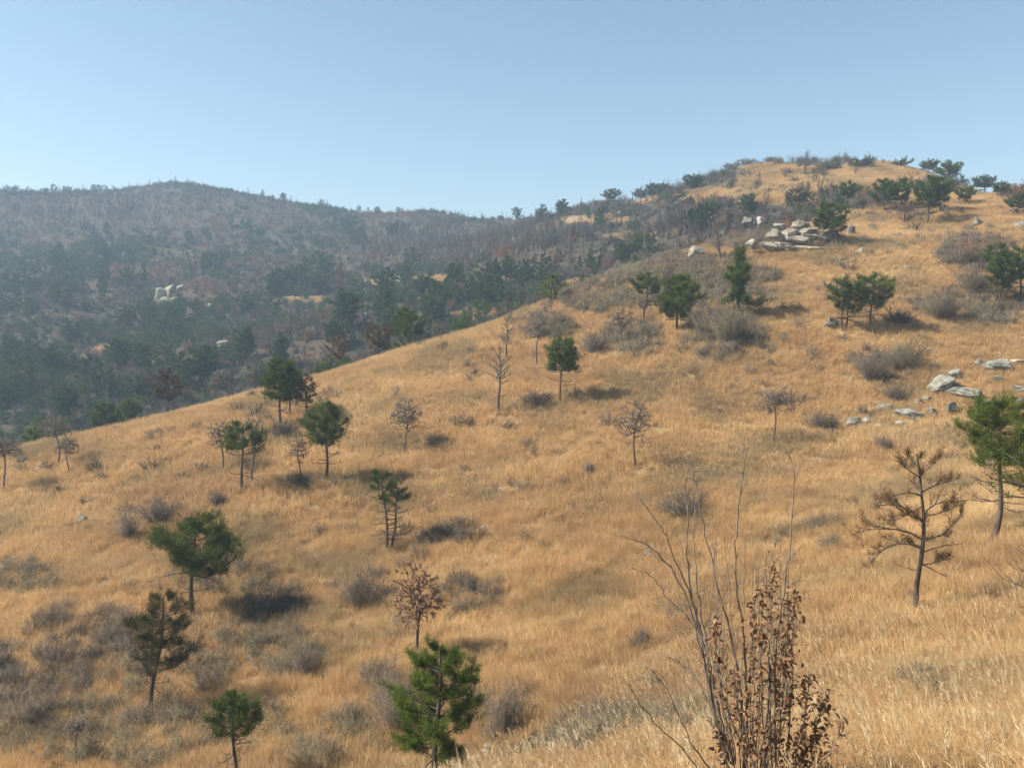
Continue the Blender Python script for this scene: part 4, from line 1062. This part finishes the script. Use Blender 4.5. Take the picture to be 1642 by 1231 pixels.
PALE, GREY = M['rock_pale'], M['rock_grey']
ROCKS = [
 ('small pale rock just right of the pointed far rock', 290, 466, 14, 10, PALE, 2, 0, 0),
 ('tiny pale rock on the far slope lower right of the pointed rock', 336, 492, 10, 6, PALE, 3, 0, 0),
 ('pale rock among pines on the lower far slope', 357, 560, 36, 18, PALE, 4, 2.0, 0),
 ('pale rock beside the dark conical pines in the far hollow', 585, 520, 14, 18, GREY, 5, 0, 0),
 ('small pale upright rock in the far pines below the golden clearing', 672, 486, 12, 11, PALE, 6, 0, 0),
 ('large pale boulder at the top of the crest', 1114, 416, 36, 20, M['rock_cream'], 86, 0, -0.15),
 ('slanting grey boulder on the crest between the pines and the pale boulder', 1026, 432, 20, 15, GREY, 8, 0, -0.5),
 ('long slanting grey slab left of the rock outcrop', 1160, 386, 18, 14, GREY, 9, 1.5, -0.6),
 ('small pale rock above the large crest boulder', 1138, 381, 9, 7, PALE, 10, 0, 0),
 ('rounded grey boulder at the left end of the rock outcrop', 1198, 366, 26, 22, GREY, 11, 0, -0.3),
 ('tall pale boulder beside the left end of the rock outcrop', 1224, 364, 24, 15, PALE, 12, 0, 0.1),
 ('small grey stone below the left end of the rock outcrop', 1214, 392, 12, 9, GREY, 13, 0, 0),
 ('pale block right of the pine on the rock outcrop', 1386, 392, 18, 13, M['rock_cream'], 14, 0, 0),
 ('pale pointed stone below the block right of the rock outcrop', 1382, 408, 15, 10, M['rock_cream'], 15, 0, 0.3),
 ('small white stone in the grass below the rock outcrop', 1349, 418, 8, 6, PALE, 16, 0, 0),
 ('shaded stone between the outcrop pine and the pale block', 1366, 380, 20, 14, GREY, 17, 0, 0.2),
 ('flat grey rock in the grass right of the outcrop', 1443, 383, 22, 9, GREY, 18, 0, 0),
 ('low grey green rock in grass below the flat rock', 1455, 432, 24, 7, GREY, 19, 0, 0),
 ('pale low rock in upper grass below the summit pines', 1543, 380, 16, 8, PALE, 20, 0, 0),
 ('grey wedge shaped rock in the grass near the upper right edge', 1568, 363, 26, 12, GREY, 21, 1.5, -0.3),
 ('grey rock cut by the right edge in the upper grass', 1638, 366, 22, 10, GREY, 22, 0, 0),
 ('grey boulder at the foot of the pair of pines', 1337, 530, 26, 20, GREY, 23, 0, -0.2),
 ('flat pale rock half hidden in olive brush', 1530, 460, 20, 6, GREY, 24, 0, 0),
 ('large slanting layered rock in the right hand grass', 1514, 632, 52, 22, GREY, 85, 4.0, -0.35),
 ('long low ledge running right from the slanting layered rock', 1556, 640, 56, 14, GREY, 26, 2.0, 0.1),
 ('broad flat grey rock near the right edge above the layered rock', 1606, 598, 46, 17, GREY, 27, 2.5, 0.15),
 ('low grey rock under the broad flat rock near the right edge', 1600, 612, 32, 9, GREY, 28, 0, 0),
 ('grey ledge cut by the right edge above the pine', 1640, 630, 28, 12, GREY, 29, 2.0, -0.2),
 ('broken grey ledge with white edges in the middle of the right grass', 1464, 674, 46, 17, GREY, 30, 3.0, 0.1),
 ('pale flat stone on top of the broken grey ledge', 1474, 652, 24, 9, PALE, 31, 0, 0.2),
 ('low grey stone left of the broken ledge', 1418, 660, 28, 10, GREY, 32, 2.0, 0),
 ('small white stone at the left tip of the broken ledge', 1404, 654, 9, 6, PALE, 33, 0, 0),
 ('green grey rounded rock left of the white streaked stone', 1368, 688, 30, 12, GREY, 34, 0, -0.1),
 ('white streaked stone right of the green grey rounded rock', 1412, 688, 20, 8, PALE, 35, 0, 0.2),
 ('low dull rock lying left of the green grey rounded rock', 1330, 694, 30, 8, GREY, 36, 0, 0),
 ('flat grey slab at the foot of the slanting layered rock', 1490, 646, 30, 10, GREY, 71, 2.0, 0.1),
 ('pale stone between the slanting layered rock and the long ledge', 1536, 626, 20, 11, PALE, 72, 0, -0.2),
 ('low grey hump under the long ledge by the layered rock', 1580, 652, 30, 10, GREY, 73, 1.5, 0.1),
 ('grey slab leaning behind the slanting layered rock', 1534, 606, 26, 12, GREY, 74, 2.0, -0.4),
 ('broken grey stone left of the broad flat rock', 1572, 590, 22, 10, GREY, 75, 2.0, 0.2),
 ('pale thin ledge above the broad flat rock', 1570, 574, 32, 7, PALE, 76, 2.0, -0.1),
 ('grey block right of the broken grey ledge', 1494, 668, 20, 13, GREY, 77, 1.5, 0.2),
 ('pale slab in front of the broken grey ledge', 1446, 684, 22, 8, PALE, 78, 2.0, 0.1),
 ('lichen grey stone between the low stone and the broken ledge', 1440, 666, 20, 10, GREY, 79, 0, -0.2),
 ('grey flat stone beside the white streaked stone', 1390, 680, 18, 8, GREY, 80, 0, 0),
 ('pale rock edge cut by the right edge above the broad rock', 1636, 586, 26, 10, PALE, 81, 2.0, -0.1),
 ('grey slab at the right edge below the broad rock', 1634, 650, 24, 10, GREY, 82, 2.0, 0.1),
 ('small grey stone above the slanting layered rock', 1500, 592, 14, 8, GREY, 83, 0, 0),
 ('grey rock beside the crown of the right edge pine', 1528, 664, 24, 14, GREY, 37, 0, 0),
 ('first of three small white stones in the grey brush', 1396, 576, 9, 8, PALE, 38, 0, 0),
 ('middle one of three small white stones in the grey brush', 1411, 570, 8, 8, PALE, 39, 0, 0),
 ('last of three small white stones in the grey brush', 1426, 577, 9, 9, PALE, 40, 0, 0),
 ('flat pale stone below the grey brush on the right slope', 1354, 624, 18, 6, GREY, 41, 0, 0),
 ('small upright grey stone right of the dead oval crowned tree', 1057, 652, 8, 10, GREY, 42, 0, 0),
 ('grey boulder alone in the grass on the left slope', 130, 842, 20, 16, GREY, 43, 0, 0),
 ('bluish grey rock seen through the bare foreground stems', 1040, 896, 26, 14, GREY, 44, 0, 0.1),
 ('grey rock sunk in grass right of the bushy bright pine', 856, 1148, 20, 20, GREY, 45, 0, 0.3),
 ('small white stone in grass in the middle of the slope', 776, 852, 12, 8, PALE, 46, 0, 0),
 ('pale boulder half hidden beside the bushy bright pine', 780, 1218, 20, 30, PALE, 47, 0, 0),
 ('white stone beside the crown of the bushy bright pine', 783, 1112, 10, 10, PALE, 48, 0, 0),
 ('grey boulder left of the foreground stems in tall grass', 1078, 1182, 40, 26, GREY, 49, 0, 0.1),
 ('pale grey stone at the bottom edge in tall grass', 915, 1232, 34, 14, PALE, 50, 0, 0),
 ('grey green rock hidden in shrubs on the left slope', 262, 826, 20, 14, GREY, 51, 0, 0),
 ('pale patch of rock on the grey flank under the long skyline', 995, 346, 18, 8, PALE, 52, 0, 0),
 ('low grey stone below the round crowned green pine thicket', 988, 574, 22, 8, GREY, 53, 0, 0),
 ('flat grey stone above the slope right of the two tiered pine', 1240, 556, 18, 8, GREY, 54, 0, 0),
]
for lab, px, py, w, h, mt, sd, ly, tl in ROCKS:
    if px > 1300 and 560 < py < 700: w, h = w * 1.3, h * 1.25
    rock(lab, px, py, w, h, mt, sd, ly, tilt=tl)

# the pale outcrop under the lone pine: stones stacked in slanting beds
oc = hit(1295, 392); mo = oc[1] / F_PX
root = tag(empty('rock_outcrop', oc), 'long pale rock outcrop of stacked slabs under the lone green pine', 'rock outcrop')
orng = np.random.default_rng(12)
OUT = [(1206, 388, 30, 12), (1232, 392, 32, 11), (1240, 377, 34, 15), (1264, 374, 38, 16), (1258, 392, 40, 12), (1284, 383, 50, 15), (1276, 400, 46, 11), (1298, 369, 44, 15), (1310, 384, 54, 14), (1304, 400, 54, 11),
       (1330, 392, 52, 14), (1332, 376, 42, 14), (1330, 408, 46, 10), (1354, 386, 38, 15), (1358, 402, 36, 12), (1286, 359, 34, 10), (1374, 394, 26, 11), (1252, 362, 26, 11)]
for k, (px, py, w, h) in enumerate(OUT):
    p = at(px, py, oc[1] - 1.6 + (400 - py) * 0.07)
    sx, sz = 0.55 * w * mo, 0.62 * h * mo
    o = obj('stone', rock_mesh(100 + k, sx, sx * 0.6, sz, M['rock_cream'] if px > 1236 else PALE, 2.5, 4, 15), root, p - oc - np.array([0, 0, 0.25 * sz]))
    o.rotation_euler = (orng.normal(0, 0.08), 0.12 + orng.normal(0, 0.07), orng.uniform(-0.3, 0.3))

fc = hit(268, 486); mf = fc[1] / F_PX
root = tag(empty('rock_outcrop', fc), 'pale pointed rock face standing out of the woods on the far hillside', 'rock outcrop')
for k, (px, py, w, h) in enumerate([(262, 478, 28, 24), (275, 477, 24, 22), (268, 468, 22, 24), (283, 485, 20, 12), (256, 486, 20, 13), (271, 486, 30, 15)]):
    p = at(px, py, fc[1] - 1.0 + (490 - py) * 0.06)
    sx, sz = 0.55 * w * mf, 0.62 * h * mf
    o = obj('stone', rock_mesh(300 + k, sx, sx * 0.7, sz, M['rock_cream'], 0.0, 3, 12), root, p - fc)
    o.rotation_euler = (0, orng.normal(0, 0.15), orng.uniform(-0.5, 0.5))

# ------------------------------------------------------------------ shrubs
SHRUBS = [
 ('upright reddish brown shrub of bare twigs beside the dark brush on the left slope', 205, 866, 44, 52, 'twig'),
 ('dark leafless shrub round the grey green rock on the left slope', 255, 838, 60, 36, 'twig_dark'),
 ('low dark shrub above the green umbrella pine', 350, 812, 36, 24, 'twig_dark'),
 ('wide dark grey shrub, partly standing for shadow, right of the green umbrella pine', 432, 984, 96, 40, 'twig'),  # partly a shrub, partly the umbrella pine's cast shadow built as twigs
 ('big grey leafless shrub left of the withered brown leaved tree', 578, 976, 104, 66, 'twig'),
 ('grey rounded shrub in the grass of the lower slope', 490, 1086, 62, 54, 'twig'),
 ('small dark shrub left of the forked brownish pine', 150, 1058, 40, 30, 'twig_dark'),
 ('grey shrub at the foot of the forked brownish pine', 215, 1165, 60, 40, 'twig'),
 ('pale grey shrub behind the bushy bright pine, left of its crown', 632, 1180, 90, 110, 'twig'),
 ('pale grey shrub behind the bushy bright pine, right of its crown', 806, 1180, 74, 84, 'twig'),
 ('small upright dark shrub alone in the golden grass', 757, 955, 20, 36, 'twig_dark'),
 ('dark shrub under the twin stemmed pine', 714, 862, 50, 28, 'twig_olive'),
 ('grey thicket behind the tips of the foreground stems', 1096, 832, 100, 44, 'twig_dark'),
 ('low grey shrub right of the foreground stems', 1310, 850, 60, 24, 'twig'),
 ('dark low shrub in the grass left of the foreground stems', 1030, 1040, 46, 28, 'twig_dark'),
 ('grey shrub above the three small white stones', 1452, 590, 80, 40, 'twig_olive'),
 ('grey shrub on the three small white stones', 1395, 610, 60, 44, 'twig'),
 ('grey brown shrub above the broken grey ledge', 1436, 645, 40, 28, 'twig_dark'),
 ('pale brown shrub below the broken grey ledge', 1418, 722, 36, 24, 'twig'),
 ('dark shrub standing for the shadow of the pair of pines by the grey boulder', 1440, 522, 50, 26, 'twig_dark'),  # dark twigs put in where the two pines cast their shadow
 ('olive shrub under the tall two tiered pine', 1165, 552, 70, 60, 'twig_olive'),
 ('grey shrub between the dense green pine and the two tiered pine', 1135, 540, 60, 56, 'twig'),
 ('grey brown shrub left of the bare bushy tree in the thicket', 950, 568, 50, 34, 'twig'),
 ('dark shrub at the foot of the round crowned pine', 862, 648, 60, 20, 'twig_dark'),
 ('olive shrub left of the wide pine at the right edge', 1505, 510, 70, 36, 'twig_olive'),
 ('grey shrub in the grass under the wide pine at the right edge', 1560, 470, 60, 40, 'twig'),
 ('grey brush on the slope below the summit pines', 1545, 425, 60, 30, 'twig'),
 ('brown shrub at the foot of the oval crowned green pine', 476, 780, 40, 24, 'twig_dark'),
 ('dark shrub under the crest group of pines', 455, 700, 50, 24, 'twig_dark'),
 ('grey shrub in the lower left corner of the picture', 40, 1170, 90, 60, 'twig'),
 ('dark brushy shrub close to the left edge', 52, 920, 40, 20, 'twig_dark'),
 ('grey shrub at the bottom edge left of the bushy bright pine', 510, 1235, 90, 60, 'twig_olive'),
 ('brown shrub in shadow behind the small bottom edge pine', 330, 1110, 70, 36, 'twig_dark'),
 ('dull grey shrub in the grass below the lone fuzzy bare tree', 700, 716, 40, 18, 'twig_olive'),
 ('grey shrub below the small leaning tree on the right slope', 1320, 690, 60, 26, 'twig_dark'),
 ('small brown shrub in open grass left of the dead oval tree', 945, 762, 22, 20, 'twig'),
]
for lab, px, py, w, h, mt in SHRUBS:
    p = hit(px, py); m = p[1] / F_PX; rng = np.random.default_rng(px + py)
    tw = max(0.006, 0.00016 * p[1])
    R, H = 0.55 * w * m, 1.05 * h * m
    g, q = shrub_geo(rng, R, H, int(34 + 26 * R), 7, 4, tw)
    tag(obj('shrub', g.mesh('shrub', M[mt]), loc=p), lab, 'shrub')

# ------------------------------------------------------------------ foreground: bare stems and an oak sapling with dry leaves
def stem_path(pts, d0, d1, rng):
    n = len(pts)
    P = np.array([at(x, y, d0 + (d1 - d0) * k / (n - 1)) for k, (x, y) in enumerate(pts)])
    t = np.linspace(0, 1, n); tt = np.linspace(0, 1, n * 4)
    Q = np.stack([np.interp(tt, t, P[:, k]) for k in range(3)], -1)
    for _ in range(3):
        Q[1:-1] = 0.25 * Q[:-2] + 0.5 * Q[1:-1] + 0.25 * Q[2:]
    Q[1:-1] += rng.normal(0, 0.006, Q[1:-1].shape)
    return Q

def twigs_on(g, Q, rng, n, L, r, lo=0.3, up=0.6):
    i = rng.integers(int(len(Q) * lo), len(Q) - 1, n)
    d = unit(unit(Q[np.minimum(i + 1, len(Q) - 1)] - Q[i - 1]) + rng.normal(0, 0.5, (n, 3)))
    e = Q[i] + d * L * rng.uniform(0.35, 1.0, (n, 1))
    g.add(*cones(Q[i], e, r))
    k = rng.integers(0, n, n)
    f = rng.uniform(0.3, 0.9, (n, 1)); p = Q[i][k] * (1 - f) + e[k] * f
    d2 = unit(d[k] + rng.normal(0, 0.5, (n, 3)))
    g.add(*cones(p, p + d2 * L * rng.uniform(0.2, 0.5, (n, 1)), r * 0.7))
    return e

def foreground():
    rng = np.random.default_rng(44)
    BASE = (1190, 1345)
    D = 7.5
    STEMS = [
     ([BASE, (1172, 1231), (1151, 1166), (1136, 1097), (1125, 1036), (1113, 967), (1103, 916), (1100, 864), (1105, 808), (1096, 760)], 0.019, 0),
     ([BASE, (1180, 1240), (1160, 1170), (1144, 1100), (1130, 1040), (1110, 959), (1090, 916), (1073, 872), (1060, 842), (1026, 799)], 0.016, -0.2),
     ([(1160, 1200), (1140, 1110), (1128, 1050), (1113, 1002), (1091, 976), (1065, 955), (1047, 922), (1013, 911)], 0.010, 0.25),
     ([(1140, 1110), (1120, 1030), (1104, 960), (1083, 920), (1060, 890), (1030, 868), (1000, 860)], 0.008, -0.3),
     ([BASE, (1195, 1180), (1185, 1080), (1172, 1015), (1155, 959), (1138, 885), (1123, 825), (1116, 778), (1108, 739)], 0.014, 0.3),
     ([BASE, (1200, 1180), (1196, 1075), (1190, 1002), (1179, 933), (1178, 873), (1183, 821), (1190, 778), (1196, 722)], 0.014, -0.3),
     ([BASE, (1160, 1180), (1148, 1120), (1137, 1050), (1124, 980), (1116, 920), (1112, 850), (1116, 800)], 0.014, 0.15),
     ([BASE, (1140, 1230), (1112, 1200), (1090, 1150), (1075, 1110), (1046, 1074)], 0.008, -0.3),
     ([BASE, (1130, 1250), (1100, 1205), (1060, 1170), (1020, 1120), (1008, 1095)], 0.007, -0.5),
     ([(1165, 1215), (1150, 1150), (1120, 1090), (1100, 1070), (1070, 1050)], 0.006, 0.2),
    ]
    base = at(*BASE, D); base[2] = float(height(base[0], base[1])) - 0.05
    root = tag(empty('bare_shrub', base), 'tall leafless shrub of slender grey stems in the foreground', 'shrub')
    for pts, r, dz in STEMS:
        Q = stem_path(pts, D, D + dz, rng)
        if pts[0] == BASE: Q[0] = base
        g = Geo(); g.add(*tube(Q - base, np.linspace(r, 0.003, len(Q)), 6))
        twigs_on(g, Q - base, rng, 26, 0.32, 0.0032, 0.35)
        obj('stem', g.mesh('stem', M['stem'], True), root)
    # oak sapling
    B2 = (1236, 1350); D2 = 7.2
    b2 = at(*B2, D2); b2[2] = float(height(b2[0], b2[1])) - 0.05
    r2 = tag(empty('oak_sapling', b2), 'oak sapling clump holding curled dry brown leaves in the foreground', 'shrub')
    OAK = [
     ([B2, (1246, 1218), (1242, 1131), (1242, 1045), (1255, 959), (1267, 881), (1272, 808), (1276, 747), (1255, 713)], 0.013, 0.0, 60, 0.05, 0.50),
     ([B2, (1236, 1180), (1232, 1090), (1236, 1000), (1240, 930), (1238, 880), (1250, 858)], 0.010, 0.2, 100, 0.1, 0.8),
     ([B2, (1225, 1200), (1220, 1100), (1221, 1020), (1222, 960), (1224, 925)], 0.009, -0.2, 120, 0.1, 0.95),
     ([B2, (1200, 1230), (1170, 1150), (1150, 1080), (1147, 1020), (1150, 975)], 0.009, 0.2, 110, 0.25, 0.95),
     ([B2, (1212, 1210), (1200, 1120), (1205, 1040), (1208, 990), (1212, 955)], 0.008, -0.1, 120, 0.15, 0.95),
     ([B2, (1262, 1200), (1270, 1110), (1270, 1030), (1272, 980), (1276, 930)], 0.010, 0.1, 150, 0.1, 0.95),
     ([B2, (1250, 1190), (1256, 1100), (1262, 1040), (1264, 990), (1262, 900)], 0.009, -0.25, 120, 0.1, 0.9),
     ([B2, (1280, 1230), (1306, 1180), (1318, 1130), (1330, 1105)], 0.008, 0.15, 130, 0.1, 0.95),
     ([B2, (1275, 1220), (1290, 1160), (1296, 1100), (1298, 1080)], 0.008, -0.2, 130, 0.1, 0.95),
     ([B2, (1290, 1260), (1320, 1215), (1345, 1180), (1352, 1150)], 0.007, -0.3, 80, 0.1, 0.95),
     ([B2, (1190, 1260), (1160, 1215), (1150, 1180), (1140, 1150)], 0.007, 0.3, 100, 0.1, 0.95),
     ([B2, (1215, 1240), (1190, 1180), (1180, 1110), (1176, 1070)], 0.007, -0.35, 120, 0.1, 0.95),
     ([B2, (1265, 1250), (1285, 1210), (1300, 1190), (1322, 1170)], 0.007, 0.35, 110, 0.1, 0.95),
    ]
    # fine upright shoots of the bare shrub
    for k in range(34):
        x0 = rng.uniform(1130, 1275); top = rng.uniform(850, 1060); dx = rng.uniform(-25, 25)
        Q = stem_path([(0.6 * x0 + 0.4 * 1200, 1345), (0.5 * (x0 + 1200), 1230), (x0, 1120), (x0 + 0.5 * dx, 0.5 * (1120 + top)), (x0 + dx, top)], D, D + rng.uniform(-0.5, 0.5), rng)
        Q[0, 2] = min(Q[0, 2], float(height(Q[0, 0], Q[0, 1])) - 0.03)
        g = Geo(); g.add(*tube(Q - base, np.linspace(0.007, 0.002, len(Q)), 5)); twigs_on(g, Q - base, rng, 16, 0.22, 0.0025, 0.3)
        obj('shoot', g.mesh('shoot', M['stem'], True), root)
    # a curled leaf: folded along its midrib, shared by all
    kinds = []
    for k in range(4):
        c = rng.uniform(0.2, 0.7); b_ = rng.uniform(-0.35, 0.35)
        pts = []; L = 0.058; W = 0.014
        for t, w in ((0, 0.1), (0.3, 0.9), (0.62, 1.0), (0.86, 0.6), (1.0, 0.05)):
            zz = L * b_ * t * t * 2
            pts += [(L * t, -W * w, zz + c * W * w), (L * t, 0, zz), (L * t, W * w, zz + c * W * w)]
        Q = []
        for s in range(4):
            a0 = s * 3
            Q += [(a0, a0 + 3, a0 + 4, a0 + 1), (a0 + 1, a0 + 4, a0 + 5, a0 + 2)]
        kinds.append((np.array(pts), np.array(Q)))
    leaf_me = [mesh_from('leaf', v, Q=q, mat=M['oak_leaf']) for v, q in kinds]
    nleaf = 0; mass_v, mass_q, off = [], [], 0
    for pts, r, dz, nlv, lo, hi in OAK:
        Q = stem_path(pts, D2, D2 + dz, rng); Q[0] = b2
        g = Geo(); g.add(*tube(Q - b2, np.linspace(r, 0.003, len(Q)), 6))
        tips = twigs_on(g, Q - b2, rng, 22, 0.20, 0.003, 0.3)
        obj('stem', g.mesh('stem', M['stem'], True), r2)
        for k in range(nlv):
            f = rng.uniform(lo, hi) * (len(Q) - 1); i = int(f)
            base_p = Q[i] * (1 - f + i) + Q[min(i + 1, len(Q) - 1)] * (f - i) - b2
            if rng.uniform() < 0.6: base_p = base_p + rng.normal(0, 0.05, 3)
            eu = (rng.uniform(-1.2, 1.2), rng.uniform(-0.9, 1.2), rng.uniform(0, 6.28)); s = rng.uniform(0.55, 1.3)
            kk = int(rng.integers(0, 4))
            if k < 23:
                o = obj('leaf', leaf_me[kk], r2, base_p); o.rotation_euler = eu; o.scale = (s, s, s); nleaf += 1
            else:
                Rm = np.array(Euler(eu).to_matrix())
                v = (kinds[kk][0] * s) @ Rm.T + base_p
                mass_v.append(v); mass_q.append(kinds[kk][1] + off); off += len(v)
    o = obj('leaves', mesh_from('leaves', np.concatenate(mass_v), Q=np.concatenate(mass_q), mat=M['oak_leaf']), r2)
    o['kind'] = 'stuff'
foreground()
